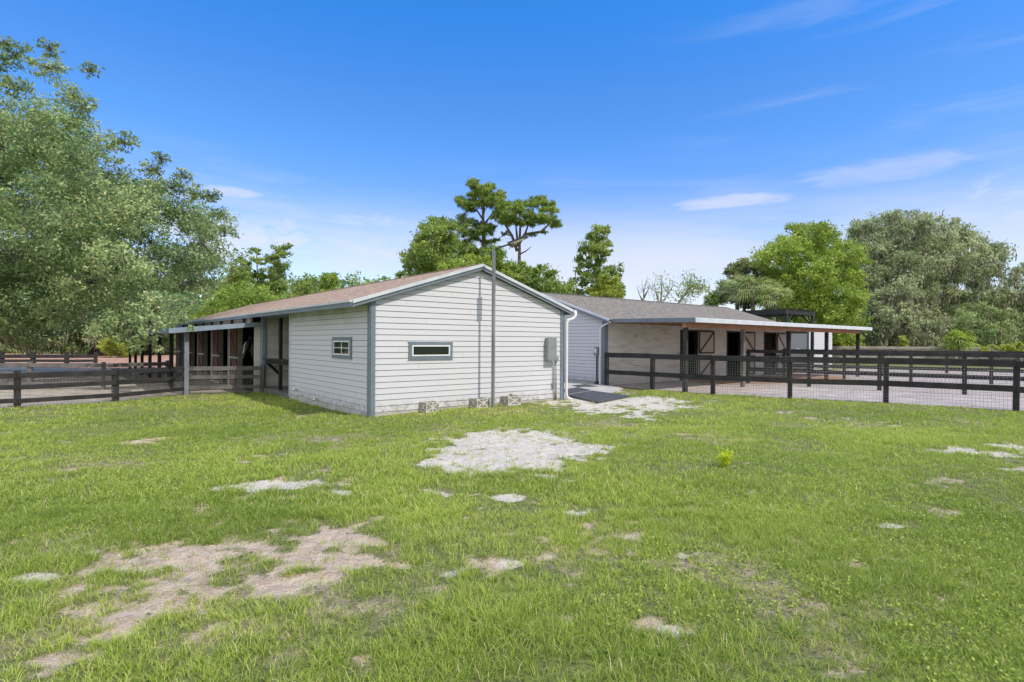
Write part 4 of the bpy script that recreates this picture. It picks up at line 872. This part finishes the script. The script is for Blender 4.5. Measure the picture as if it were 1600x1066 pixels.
def limbs(mb, base, top, clumps, rs, r0, tips=None, fork=.45, bend=.15, nmax=60, twigs=True, tr=.010):
    """trunk from base to top, limbs to every clump, twigs to the sub-tips"""
    base = np.array(base, float); top = np.array(top, float); H_ = np.linalg.norm(top - base); pts = []
    k = 7; off = rs.normal(0, bend, (k + 1, 3)) * H_ * .05; off[0] = 0
    for i in range(k + 1): pts.append(base + (top - base) * i / k + off[i] * np.array((1, 1, .2)))
    rad = [r0 * (1.35 if i == 0 else 1) * (1 - .72 * i / k) for i in range(k + 1)]; mb.tube(pts, rad, 9); pts = np.array(pts)
    order = sorted(range(len(clumps)), key=lambda i: rs.uniform())[:nmax]; nodes = [(p, r) for p, r in zip(pts[int(k * fork):], rad[int(k * fork):])]
    order.sort(key=lambda i: np.min([np.linalg.norm(clumps[i][0] - q[0]) for q in nodes]))
    for i in order:
        c, r = clumps[i]; dd = [np.linalg.norm(c - q[0]) + max(0, q[0][2] - c[2]) * .8 for q in nodes]; j = int(np.argmin(dd)); s, sr = nodes[j]
        ln = np.linalg.norm(c - s)
        if ln < .05: continue
        m1 = s + (c - s) * .35 + np.array((0, 0, ln * .07)) + rs.normal(0, .05, 3) * ln; m2 = s + (c - s) * .7 + np.array((0, 0, ln * .05)) + rs.normal(0, .05, 3) * ln
        a = min(sr * .7, .03 + ln * .022 + r0 * .12); mb.tube([s, m1, m2, c], [a, a * .75, a * .5, a * .3], 6); nodes += [(m1, a * .75), (m2, a * .5), (c, a * .3)]
    if tips and twigs:
        for c, tp in tips:
            for t in tp:
                m = (c + t) / 2 + rs.normal(0, .06, 3) * np.linalg.norm(t - c); mb.tube([c, m, t], [tr * 1.6, tr, tr * .4], 4, False)
def tree(name, label, base, top, clumps, mat, nleaf, lsize, seed, r0=.2, bark='bark', group='trees round the barns', aspect=.5, sub=12, squash=.75, puff=.2, up=.8, droop=0, cat='tree', fork=.45, tr=.01, moss=0, bend=.15, crownname='crown', extra=()):
    rs = np.random.default_rng(seed); root = empty(name, (base[0], base[1], base[2]), label, cat, group)
    C, T, tips = foliage(clumps, nleaf, rs, sub, squash, puff)
    o = link(crownname, leaf_mesh(crownname, C, up, lsize, aspect, rs, T, droop), M[mat], root)
    mb = MB(); limbs(mb, np.array(base) - np.array((0, 0, .3)), top, clumps, rs, r0, tips, fork=fork, tr=tr, bend=bend); 
    for pl_, r_ in extra: mb.tube(pl_, list(np.linspace(r_, r_ * .3, len(pl_))), 6)
    mb.build('trunk', M[bark], root, smooth=True)
    if moss:
        n = moss; ii = rs.integers(0, len(C), n); S0 = C[ii] - np.array((0, 0, .1)); per_ = 4
        CC = np.repeat(S0, per_, 0); CC[:, 2] -= np.tile(np.arange(per_), n) * lsize * 1.1; CC += rs.normal(0, .05, CC.shape)
        link('moss', leaf_mesh('moss', CC, 0, lsize * 2.0, .22, rs, rs.uniform(0, 1, len(CC)) ** 1.2 * .9, 3.5), M['moss'], root)
    return root
RS = np.random.default_rng
def ground_at(px, Y, z=0.0): p = at(px, 540, Y); return np.array((p[0], p[1], z))

# great oak at the left
oakp = [(-190, 60), (-60, 90), (10, 175), (60, 150), (120, 178), (170, 215), (215, 262), (262, 300), (330, 318), (352, 345), (345, 400), (330, 440), (315, 475), (280, 488), (240, 512), (205, 545), (175, 520), (120, 515), (60, 535), (-20, 530), (-200, 545)]
cl_ = fill(oakp, 24, 6.0, 125, 1.35, RS(1), shrink=.5)
up_ = [(at(25, 85, 23), .9), (at(75, 105, 22), .75), (at(115, 150, 22), .9), (at(60, 190, 22.5), .8), (at(20, 135, 22), .8), (at(140, 110, 22), .45), (at(78, 75, 22.5), .55), (at(128, 170, 22), .6), (at(-25, 100, 23), 1.1), (at(8, 68, 22.5), .4),
       (at(195, 222, 23), .7), (at(235, 265, 23), .6), (at(250, 248, 23), .45), (at(285, 275, 23), .5), (at(330, 305, 23), .5), (at(345, 335, 23.5), .45), (at(352, 360, 23.5), .4), (at(300, 300, 23), .7), (at(268, 292, 22.5), .6)]
up_ = [(c, r * .86) for c, r in up_]
low = [(at(235, 505, 16.5), .40), (at(228, 528, 17), .35), (at(250, 545, 16.5), .16), (at(284, 497, 16), .25), (at(300, 512, 15.9), .14), (at(205, 525, 18), .6), (at(190, 505, 18), .7), (at(240, 485, 18), .8), (at(285, 472, 18), .6), (at(213, 548, 17.5), .25)]
tree('live_oak', 'huge spreading live oak filling the left side above the paddock', ground_at(-60, 26, Lz), at(-40, 260, 25), cl_ + up_ + low, 'oak', 250000, .14, 11, r0=.62, sub=34, puff=.14, tr=.009, fork=.3, aspect=.45)
# understory and trunks beyond the paddock at the left
for i, (px, Y, top_, w_, lab, sd_) in enumerate(((-40, 50, 470, 60, 'leafy blue green tree with pale forked trunk at the far left edge beyond the paddock', 3), (40, 52, 470, 55, 'leafy tree with a bent pale trunk behind the far left end of the dark fence', 4), (110, 54, 468, 55, 'blue green tree between the bent trunk and the thick double trunk', 5), (205, 58, 462, 50, 'tree beyond the row of black awning posts on the left', 6), (265, 60, 462, 50, 'tree beyond the paddock just left of the awning corner', 60))):
    poly = [(px - w_, 535), (px - w_ * .9, 500), (px - w_ * .4, top_), (px + w_ * .5, top_ + 4), (px + w_, 500), (px + w_ * .9, 540), (px, 546)]
    cc = fill(poly, Y, 3, 16, 1.35, RS(sd_)); b = ground_at(px + 5, Y, Lz)
    tree('understory_tree', lab, b, at(px + 3, 500, Y), cc, 'under', 15000, .20, 100 + i, r0=.22, bark='bark_pale', group='trees at the edge of the woods on the left', sub=9, fork=.2, moss=500)
cc = fill([(110, 500), (140, 455), (200, 470), (215, 525), (160, 530), (120, 530)], 56, 3, 14, 1.5, RS(8))
tree('understory_tree', 'tree with a thick double trunk in the middle of the woods edge on the left', ground_at(152, 56, Lz), at(165, 490, 56), cc, 'under', 13000, .2, 120, r0=.75, bark='bark', group='trees at the edge of the woods on the left', sub=9, fork=.15, moss=500)
def bush(name, label, poly, Y, dY, n, Rm, mat, nleaf, ls, seed, group, base_px=None, z=0.0, **k):
    cc = fill(poly, Y, dY, n, Rm, RS(seed)); bx = base_px if base_px is not None else sum(p[0] for p in poly) / len(poly)
    top = np.mean([c for c, _ in cc], 0)
    return tree(name, label, ground_at(bx, Y, z), top, cc, mat, nleaf, ls, seed + 500, r0=k.pop('r0', .06), group=group, cat=k.pop('cat', 'shrub'), fork=k.pop('fork', .1), sub=k.pop('sub', 8), crownname='foliage', **k)
bush('shrub', 'bright yellow green bush behind the paddock near the black awning posts', [(160, 556), (160, 530), (185, 520), (208, 535), (208, 556)], 50, 1.5, 9, .8, 'yellowgreen', 7000, .16, 14, 'shrubs at the edge of the woods', z=Lz)
# dark woods behind the left
def woods(name, label, x0, x1, Y0, Y1, hfun, n, ls, mat, seed, z=0):
    rs = RS(seed); x = rs.uniform(x0, x1, n); y = rs.uniform(Y0, Y1, n); h = hfun(x)
    zz = z + h * rs.uniform(0, 1, n) ** .8 * (.75 + .5 * fbm(x * .25, y * .3, seed, 3)); C = np.stack([x, y + (fbm(x * .5, zz * .5, seed, 3) - .5) * 4, zz], 1)
    T = np.clip(fbm(x * .35, zz * .6 + y * .1, seed + 3, 3) * .9 + rs.normal(0, .12, n), 0, .92)
    o = link(name, leaf_mesh(name, C, .6, ls, .55, rs, T), M[mat]); tag(o, label, 'woods', kind='stuff'); return o
woods('woods', 'dark dense woods beyond the left paddock', -115, -12, 66, 76, lambda x: 9 + 0 * x, 60000, .55, 'under', 31, Lz)
woods('undergrowth', 'low green undergrowth along the far edge of the left paddock', -85, -30, 60.5, 63, lambda x: 1.3 + 0 * x, 26000, .28, 'under', 32, Lz)
woods('woods', 'distant woods behind the barns', -12, 120, 96, 108, lambda x: 5.0 + 5 * sstep(35, 60, x), 60000, .7, 'mid', 33)
woods('undergrowth', 'low yellow green undergrowth along the far plank fence', 30, 72, 64, 66.5, lambda x: 1.9 + 0 * x, 26000, .3, 'mid', 34)

# trees behind the first barn's roof (left to middle)
G2 = 'trees behind the barns'
bush('shrub_tree', 'rounded pale green bushy tree just above the left end of the brown roof', [(300, 520), (320, 470), (350, 450), (395, 443), (430, 462), (455, 475), (440, 500)], 40, 4, 26, 1.1, 'bright', 26000, .17, 41, G2, cat='tree', r0=.2)
tree('slim_tree', 'slim open crowned tree just right of the great oak', ground_at(378, 46), at(378, 430, 46), fill([(355, 450), (358, 410), (385, 393), (395, 420), (392, 450)], 46, 1.5, 12, .75, RS(42)), 'mid', 6500, .17, 142, r0=.16, group=G2, sub=8, tr=.012)
tree('slim_tree', 'tall narrow tree with bare gaps between the slim tree and the bent topped tree', ground_at(402, 48), at(402, 400, 48), fill([(395, 460), (396, 395), (400, 381), (408, 396), (412, 425), (412, 460)], 48, 1, 11, .55, RS(43), shrink=.3), 'mid', 3800, .17, 143, r0=.13, group=G2, sub=6, tr=.012)
tree('slim_tree', 'airy tree with its top leaning right above the brown roof', ground_at(425, 47), at(435, 415, 47), fill([(415, 465), (420, 430), (418, 400), (425, 385), (455, 379), (448, 402), (440, 430), (447, 462)], 47, 1.5, 17, .65, RS(44), shrink=.3), 'mid', 7500, .17, 144, r0=.17, group=G2, sub=8, tr=.014)
tree('slim_tree', 'low open branched tree where the brown ridge meets the sky', ground_at(468, 50), at(468, 460, 50), fill([(452, 470), (460, 443), (482, 432), (493, 442), (490, 460), (470, 475)], 50, 1.5, 13, .65, RS(45), shrink=.3), 'mid', 4200, .17, 145, r0=.13, group=G2, sub=7, tr=.012)
tree('slim_tree', 'small leafy tree top poking over the middle of the brown ridge', ground_at(520, 48), at(520, 445, 48), fill([(502, 462), (506, 430), (518, 425), (535, 445), (537, 462)], 48, 1, 10, .55, RS(46), shrink=.3), 'bright', 4200, .18, 146, r0=.1, group=G2, sub=6, tr=.012)
tree('slim_tree', 'tiny tree top beside the broad leafy tree at the roof ridge', ground_at(630, 50), at(630, 430, 50), fill([(617, 445), (620, 425), (632, 418), (650, 432), (645, 445)], 50, 1, 7, .5, RS(47), shrink=.3), 'mid', 2600, .17, 147, r0=.09, group=G2, sub=6)
tree('broadleaf_tree', 'broad leafy tree left of the tall pines', ground_at(672, 42), at(678, 375, 42), fill([(640, 430), (633, 400), (650, 368), (672, 340), (690, 338), (708, 350), (716, 390), (712, 425)], 42, 3, 34, .85, RS(48), shrink=.45), 'mid', 22000, .2, 148, r0=.25, group=G2, sub=9)
def pads(lst, Y, rs):
    out = []
    for (px, py, w_, h_) in lst:
        r = w_ * Y / FPX / 2; n = max(1, int(w_ / 12))
        for k in range(n):
            a = px + rs.uniform(-.5, .5) * w_ * .8; out.append((at(a, py + rs.uniform(-.4, .4) * h_, Y + rs.uniform(-1, 1) * r * .7), max(.5, r * .42)))
    return out
PA = [(735, 300), (728, 290), (738, 279), (762, 283), (786, 300), (788, 314), (770, 326), (750, 322), (738, 330), (722, 328), (714, 316), (718, 304), (732, 312)]
PA2 = [(702, 345), (715, 332), (735, 340), (765, 346), (772, 370), (765, 400), (725, 405), (705, 395), (700, 370)]
PB = [(774, 335), (782, 315), (805, 312), (825, 318), (842, 303), (862, 312), (868, 328), (878, 350), (866, 357), (845, 348), (822, 356), (800, 350), (784, 352)]
tree('pine_tree', 'tallest pine with layered dark crown, left of the pair', ground_at(762, 46), at(754, 300, 46), fill(PA, 46, 2.2, 32, .58, RS(49), shrink=.3) + fill(PA2, 46, 2, 24, .7, RS(50), shrink=.4), 'pine', 38000, .30, 149, r0=.30, bark='bark_pine', group='pines behind the barns', aspect=.12, sub=11, squash=.6, puff=.17, up=1.2, fork=.5, tr=.02,
     extra=[([at(a_, b_, 46) for a_, b_ in pl_], r_) for pl_, r_ in (([(756, 345), (745, 328), (728, 322)], .10), ([(757, 350), (768, 335), (778, 322)], .10), ([(755, 330), (748, 310), (742, 296)], .09), ([(758, 362), (735, 352), (715, 345)], .10))])
tree('pine_tree', 'flat topped spreading pine leaning right, right of the pair', ground_at(806, 45), at(812, 345, 45), fill(PB, 45, 2.5, 42, .58, RS(59), shrink=.35) + [(at(a_, b_, 45 + c_), d_) for a_, b_, c_, d_ in ((800, 382, 0, .35), (776, 375, .5, .4), (768, 355, -.5, .45), (790, 364, 1, .35), (832, 366, -1, .3), (850, 362, 0, .3), (872, 352, .5, .35), (776, 328, 0, .55), (782, 318, .5, .5), (772, 340, 0, .4))], 'pine', 30000, .30, 150, r0=.28, bark='bark_pine', group='pines behind the barns', aspect=.12, sub=11, squash=.6, puff=.17, up=1.2, fork=.62, tr=.02,
     extra=[([at(a_, b_, 45) for a_, b_ in pl_], r_) for pl_, r_ in (([(808, 392), (800, 368), (786, 345), (782, 330)], .15), ([(808, 384), (820, 366), (845, 362), (860, 348), (868, 340)], .17), ([(810, 398), (822, 392), (830, 385)], .08), ([(800, 368), (790, 366), (776, 374)], .07), ([(808, 372), (806, 350), (815, 330)], .11), ([(820, 366), (826, 350), (838, 335)], .10))])
tree('broadleaf_tree', 'yellow green leafy tree low between the two pine trunks', ground_at(730, 38), at(735, 410, 38), fill([(690, 440), (700, 405), (722, 395), (750, 398), (775, 392), (798, 420), (800, 450)], 38, 2.5, 24, .75, RS(51)), 'bright', 16000, .18, 151, r0=.18, group=G2, sub=8)
tree('broadleaf_tree', 'leafy tree low to the right of the pines above the white gable slope', ground_at(835, 38), at(825, 425, 38), fill([(780, 450), (785, 415), (810, 402), (830, 418), (855, 415), (872, 440), (890, 445), (890, 465), (800, 465)], 38, 2.5, 26, .75, RS(52), shrink=.4), 'pine', 16000, .19, 152, r0=.18, group=G2, sub=8)
tree('slim_tree', 'bare twigged little tree left of the pointed tree', ground_at(905, 43), at(900, 425, 43), fill([(885, 460), (892, 425), (905, 415), (912, 440), (915, 462)], 43, .8, 7, .45, RS(53), shrink=.3), 'mid', 900, .16, 153, r0=.1, group=G2, sub=8, tr=.016)
tree('pointed_tree', 'tall pointed tree turning yellow behind the start of the grey brown roof', ground_at(932, 42), at(935, 362, 42), fill([(898, 462), (906, 425), (910, 390), (922, 362), (936, 350), (950, 364), (954, 396), (966, 425), (977, 465)], 42, 1.5, 46, .55, RS(54), shrink=.3), 'mid', 17000, .17, 154, r0=.2, group=G2, sub=8, bark='bark_pale')
tree('broadleaf_tree', 'yellowish bushy tree at the foot of the pointed tree', ground_at(950, 40), at(950, 440, 40), fill([(915, 470), (925, 440), (955, 425), (972, 445), (978, 470)], 40, 1.2, 16, .55, RS(55)), 'yellowgreen', 7000, .15, 155, r0=.12, group=G2, sub=7)
def snag(label, px, Y, pts_list, seed, leaves=0):
    rs = RS(seed); root = empty('bare_tree', ground_at(px, Y), label, 'bare tree', 'bare trees behind the grey brown roof'); mb = MB(); tips = []
    mb.tube([ground_at(px, Y) - np.array((0, 0, .3)), at(px, 520, Y), at(px, 480, Y)], [.16, .13, .1], 7)
    for pl_ in pts_list:
        p = [at(a, b, Y + rs.uniform(-.3, .3)) for a, b in pl_]; mb.tube(p, list(np.linspace(.085, .02, len(p))), 5); tips += p[1:]
        for q_ in p[1:]:
            for _ in range(4): mb.tube([q_, q_ + rs.normal(0, .25, 3) + np.array((0, 0, .25))], [.02, .006], 4, False)
    mb.build('trunk', M['bark_pale'], root)
    if leaves:
        n = leaves; C = np.array(tips)[rs.integers(0, len(tips), n)] + rs.normal(0, .33, (n, 3)); link('foliage', leaf_mesh('foliage', C, .6, .16, .5, rs, rs.uniform(0, .9, n)), M['mid'], root)
snag('bare snag, leftmost of the bare trees over the grey brown ridge', 1006, 42, [[(1006, 480), (1006, 455), (1010, 440)], [(1006, 465), (1014, 450)], [(1004, 470), (998, 458)]], 61)
snag('forked bare tree with a few leaves between the two outer bare trees', 1032, 42, [[(1032, 480), (1026, 460), (1022, 448)], [(1032, 478), (1034, 452), (1033, 436)], [(1034, 475), (1044, 458), (1052, 446)]], 62, 420)
snag('leaning half bare tree with leaf tufts, rightmost of the bare trees', 1060, 42, [[(1056, 480), (1066, 464), (1078, 455)], [(1066, 464), (1078, 448), (1078, 436)], [(1078, 455), (1090, 448), (1097, 449)]], 63, 1100)
G3 = 'trees behind the stable on the right'
tree('magnolia_tree', 'dark brownish green glossy leaved tree behind the palms', ground_at(1160, 48), at(1165, 420, 48), fill([(1120, 475), (1128, 440), (1142, 408), (1170, 400), (1200, 398), (1215, 430), (1210, 475)], 48, 2.5, 30, .9, RS(71)), 'magnolia', 17000, .24, 171, r0=.25, group=G3, sub=9)
tree('slim_tree', 'sparse low tree at the left of the palms above the roof', ground_at(1112, 46), at(1112, 460, 46), fill([(1098, 478), (1105, 455), (1118, 455), (1125, 478)], 46, .8, 6, .5, RS(77), shrink=.3), 'mid', 1600, .17, 177, r0=.1, group=G3, sub=6)
tree('broadleaf_tree', 'big bright green tree standing over the pergola', ground_at(1290, 45), at(1280, 400, 45), fill([(1195, 480), (1190, 440), (1190, 395), (1215, 372), (1245, 352), (1270, 345), (1300, 362), (1330, 375), (1350, 420), (1348, 470), (1340, 530), (1290, 545), (1230, 540), (1205, 520)], 45, 5, 95, 1.1, RS(72), shrink=.45), 'bright', 70000, .22, 172, r0=.4, group=G3, sub=10, fork=.25)
tree('mossy_oak', 'largest grey green moss hung oak at the right', ground_at(1440, 56), at(1440, 420, 56), fill([(1318, 380), (1345, 352), (1380, 332), (1420, 332), (1465, 338), (1510, 350), (1545, 372), (1570, 392), (1572, 430), (1560, 470), (1500, 480), (1440, 500), (1370, 500), (1340, 470), (1330, 430)], 56, 7, 100, 1.35, RS(73), shrink=.4), 'oak_dull', 72000, .26, 173, r0=.7, group=G3, sub=12, moss=2600, fork=.25, tr=.02)
tree('mossy_oak', 'drooping moss draped tree below the largest oak, right of the porch end', ground_at(1400, 50), at(1400, 480, 50), fill([(1345, 545), (1345, 480), (1370, 455), (1400, 440), (1440, 455), (1465, 500), (1460, 545)], 50, 3, 42, 1.15, RS(74), shrink=.4), 'oak_dull', 30000, .22, 174, r0=.35, group=G3, sub=10, moss=3000, fork=.2)
tree('mossy_oak', 'pale grey green shrubby tree low at the right behind the young palm', ground_at(1530, 52), at(1530, 500, 52), fill([(1450, 545), (1465, 505), (1500, 480), (1530, 468), (1570, 485), (1590, 520), (1590, 548)], 52, 3, 40, 1.1, RS(75), shrink=.4), 'oak', 28000, .2, 175, r0=.3, group=G3, sub=10, moss=600, fork=.2)
tree('mossy_oak', 'grey green oak cut by the right edge of the photo', ground_at(1640, 56), at(1640, 460, 56), fill([(1555, 530), (1565, 450), (1590, 412), (1640, 400), (1720, 420), (1740, 540), (1640, 550)], 56, 5, 55, 1.4, RS(76), shrink=.4), 'oak_dull', 34000, .26, 176, r0=.5, group=G3, sub=10, moss=1500, fork=.2)
bush('shrub', 'bright green broad leaved shrubs under the end of the porch roof', [(1288, 552), (1290, 515), (1320, 505), (1345, 520), (1350, 552)], 46.5, 1.2, 16, .7, 'yellowgreen', 7500, .2, 81, 'shrubs by the far plank fence')
bush('shrub', 'low yellow green weeds along the plank fence at the far right', [(1530, 552), (1535, 540), (1565, 536), (1610, 530), (1640, 552)], 42.3, .4, 12, .35, 'yellowgreen', 3500, .16, 82, 'shrubs by the far plank fence', sub=5)
bush('shrub', 'spindly yellow green weed rising behind the plank fence', [(1405, 550), (1406, 528), (1412, 522), (1417, 530), (1420, 550)], 43.8, .4, 6, .3, 'yellowgreen', 900, .2, 83, 'shrubs by the far plank fence', sub=4)

# palms
def palm(name, label, c, Rf, nfr, nl, mat, seed, trunk_base=None, group=None, rise=.5, r0=.16, lw=.05):
    rs = RS(seed); base = np.array(trunk_base if trunk_base is not None else (c[0], c[1], 0.0)); root = empty(name, tuple(base), label, 'palm', group)
    mb = MB(); mb.tube([base - np.array((0, 0, .2)), (base + c) / 2, c], [r0 * 1.2, r0, r0], 9)
    V_ = []; F_ = []; tt = []
    for i in range(nfr):
        th = rs.uniform(0, 2 * math.pi); ph = rs.uniform(-.55, 1.25) * (.8 if rise < .6 else 1)
        d = np.array((math.cos(th) * math.cos(ph), math.sin(th) * math.cos(ph), math.sin(ph))); L0 = Rf * rs.uniform(.4, .6)
        e = c + d * L0; mb.tube([c, (c + e) / 2 + np.array((0, 0, .05)), e], [.025, .02, .012], 5, False)
        side = np.cross(d, (0, 0, 1)); side /= np.linalg.norm(side) + 1e-9; upv = np.cross(side, d); tn = rs.uniform(.15, .85)
        for j in range(nl):
            a = (j / (nl - 1) - .5) * 3.6; dir_ = d * math.cos(a) + side * math.sin(a) + upv * rs.uniform(-.12, .12); dir_ /= np.linalg.norm(dir_); Ll = Rf * rs.uniform(.45, .62) * (1 - .25 * abs(a) / 1.8)
            w_ = np.cross(dir_, upv); w_ = w_ / (np.linalg.norm(w_) + 1e-9) * lw; p1 = e + dir_ * Ll * .5; p2 = e + dir_ * Ll + np.array((0, 0, -Ll * rs.uniform(.25, .6)))
            b = len(V_); V_ += [e - w_ * .25, e + w_ * .25, p1 + w_ * .5, p1 - w_ * .5, p2]; F_ += [[b, b + 1, b + 2, b + 3], [b + 3, b + 2, b + 4]]; tt += [min(.92, max(0, tn + rs.normal(0, .1)))] * 5
    me = fastmesh('fronds', np.array(V_), np.concatenate([np.array(f) for f in F_]), [len(f) for f in F_], tt); link('fronds', me, M[mat], root); mb.build('trunk', M['bark'], root, smooth=True)
palm('palm_tree', 'fan palm with pale drooping fronds, left one of the palms above the roof', at(1152, 455, 44), 1.6, 30, 18, 'palm', 91, ground_at(1152, 44), 'fan palms behind the stable')
palm('palm_tree', 'fan palm with pale drooping fronds, larger middle one above the roof', at(1176, 452, 42), 2.0, 38, 20, 'palm', 92, ground_at(1178, 42), 'fan palms behind the stable')
palm('palm_tree', 'fan palm with yellowed fronds just left of the pergola', at(1208, 466, 40), 1.7, 32, 18, 'palm', 93, ground_at(1208, 40), 'fan palms behind the stable')
palm('young_palm', 'bright green young palm drooping over the plank fence', at(1500, 534, 42), 1.35, 40, 12, 'bright', 94, ground_at(1500, 42), None, 1.0, .1, .08)

# weed on the lawn, plant in the planter
def tuft(name, label, c, h, n, mat, seed, ls, parent=None, cat='weed'):
    rs = RS(seed); V_ = []; C = []
    o = None
    stems = MB(); C = []
    for i in range(max(4, n // 12)):
        e = np.array(c) + np.array((rs.normal(0, h * .22), rs.normal(0, h * .22), h * rs.uniform(.5, 1))); stems.tube([c, (np.array(c) + e) / 2 + rs.normal(0, h * .05, 3), e], [.003, .0025, .0015], 4, False)
        for k in range(12): t = rs.uniform(.25, 1.05); C.append(np.array(c) + (e - np.array(c)) * t + rs.normal(0, h * .07, 3))
    C = np.array(C); root = parent or empty(name, c, label, cat)
    link('leaves' if parent is None else 'plant', leaf_mesh('leaves', C, .9, ls, .5, rs, rs.uniform(.2, .92, len(C))), M[mat], root)
    if parent is None: stems.build('stem', M['lime'], root)
wc = gp(1132, 733); tuft('weed', 'bright yellow green leafy weed standing alone in the lawn', (wc[0], wc[1], ground_z(wc[0], wc[1])), .24, 500, 'lime', 5, .035)
pl, u, v, hh = PLB[2]; pp = F1.p(u, v, hh - .04)
tuft('seedling', 'x', (pp.x, pp.y, pp.z), .12, 90, 'mid', 6, .03, parent=pl)

# ------------------------------------------------------------------ grass
rs = RS(7)
def lawn_ok(x, y):
    rx = x - A[0]; ry = y - A[1]; u = rx * U2[0] + ry * U2[1]; v = rx * V2[0] + ry * V2[1]
    ok = ~((u > -.03) & (u < W1 + .03) & (v > -.03)) & ~((u > W1) & (v > .35) & (u < 10.6)) & ~((u > W1 + 1.8) & (u < 10.6) & (v > .0) & (v > (u - 7.7) * .8 + .1))
    # right of the lawn fence and left of the paddock fence there is sand
    P2 = np.array([p[:2] for p in fr]); yf = np.interp(x, P2[:, 0], P2[:, 1], left=99); ok &= y < yf + .12
    Q = np.array([FL[4], FL[3], FL[2], FL[1], FL[0]]); yl = np.interp(x, Q[:, 0], Q[:, 1], left=12.2, right=99); ok &= (y < yl - .02) | (x > FL[0][0])
    ok &= ~((u < 0) & (v > 7.9))
    for q_ in MW: ok &= ~inpoly(x, y, q_)
    return ok
def blades(n_t, y0, y1, pw_, per_t, h0, h1, wd, spread, seed):
    rs = RS(seed); t = rs.uniform(0, 1, n_t); y = (y0 ** pw_ + (y1 ** pw_ - y0 ** pw_) * t) ** (1 / pw_); x = rs.uniform(-1, 1, n_t) * (y * 1.0 + 4.0)
    s, _ = sandmask(x, y); patch = fbm(x * 1.3, y * 1.3, 61, 4); keep = (rs.uniform(0, 1, n_t) > s ** .6 * .92) & lawn_ok(x, y) & (rs.uniform(0, 1, n_t) < .28 + 1.1 * sstep(.33, .66, patch))
    x, y, s, patch = x[keep], y[keep], s[keep], patch[keep]; m = len(x)
    hue = np.clip(.50 + (fbm(x * .4, y * .4, 62, 3) - .5) * 1.1 + rs.normal(0, .13, m), .02, .88); hm = (.55 + .9 * fbm(x * .9, y * .9, 63, 4)) * (1 - .45 * s)
    k = per_t; X_ = np.repeat(x, k); Y_ = np.repeat(y, k); H_ = np.repeat(hm, k) * rs.uniform(h0, h1, m * k); T_ = np.clip(np.repeat(hue, k) + rs.normal(0, .12, m * k), 0, .9)
    T_[rs.uniform(size=m * k) < .05 + .10 * np.repeat(s > .2, k)] = 1
    th = rs.uniform(0, 2 * math.pi, m * k); rr = spread * np.sqrt(rs.uniform(0, 1, m * k)); X_ = X_ + np.cos(th) * rr; Y_ = Y_ + np.sin(th) * rr; th2 = th + rs.normal(0, .7, m * k)
    ln = rs.uniform(.25, 1.25, m * k) * H_; dx, dy = np.cos(th2), np.sin(th2); Z_ = ground_z(X_, Y_) - .012
    wv = wd * rs.uniform(.7, 1.3, m * k); f = rs.uniform(0, math.pi, m * k) ; sx_, sy_ = np.cos(f) * wv / 2, np.sin(f) * wv / 2
    b = np.stack([X_, Y_, Z_], 1); md = b + np.stack([dx * ln * .35, dy * ln * .35, H_ * .62], 1); tp = b + np.stack([dx * ln, dy * ln, H_ * rs.uniform(.7, 1.05, m * k)], 1); sd_ = np.stack([sx_, sy_, 0 * sx_], 1)
    v = np.stack([b - sd_, b + sd_, md + sd_ * .8, md - sd_ * .8, tp], 1).reshape(-1, 3); N_ = m * k
    base = np.arange(N_)[:, None] * 5; lo = (base + np.array([0, 1, 2, 3, 3, 2, 4])).ravel(); tot = np.tile([4, 3], N_)
    return v, lo, tot, np.repeat(T_, 5)
def join(name, parts, mat, label):
    V_, L_, T_, A_ = [], [], [], []; b = 0
    for v, l, t, a in parts: V_.append(v); L_.append(l + b); T_.append(t); A_.append(a); b += len(v)
    o = link(name, fastmesh(name, np.concatenate(V_), np.concatenate(L_), np.concatenate(T_), np.concatenate(A_)), mat); tag(o, label, 'grass', kind='stuff')
join('grass', [blades(72000, 1.9, 5.2, 1.6, 9, .028, .085, .0040, .030, 1), blades(66000, 5.0, 10.5, 1.1, 8, .030, .085, .0070, .045, 2), blades(41000, 10.3, 22, 1.0, 7, .032, .09, .012, .07, 3)], M['grass'], 'patchy green lawn in front of the barns')
# broad leaved ground cover between the blades
def clover(n, seed):
    rs = RS(seed); y = rs.uniform(2 ** 1.2, 12 ** 1.2, n) ** (1 / 1.2); x = rs.uniform(-1, 1, n) * (y + 1); s, _ = sandmask(x, y); c = fbm(x * .8, y * .8, 88, 4)
    k = (c > .53) & (s < .5) & lawn_ok(x, y); x, y = x[k], y[k]; x = np.repeat(x, 5) + rs.normal(0, .05, 5 * len(x)); y = np.repeat(y, 5) + rs.normal(0, .05, len(x)); z = ground_z(x, y) + rs.uniform(.005, .05, len(x))
    return np.stack([x, y, z], 1)
C = clover(34000, 9); o = link('ground_cover', leaf_mesh('ground_cover', C, 1.5, .020, .6, rs, np.clip(rs.normal(.45, .25, len(C)), 0, .9)), M['grass']); tag(o, 'small round leaved weeds growing low among the grass', 'ground cover', kind='stuff')
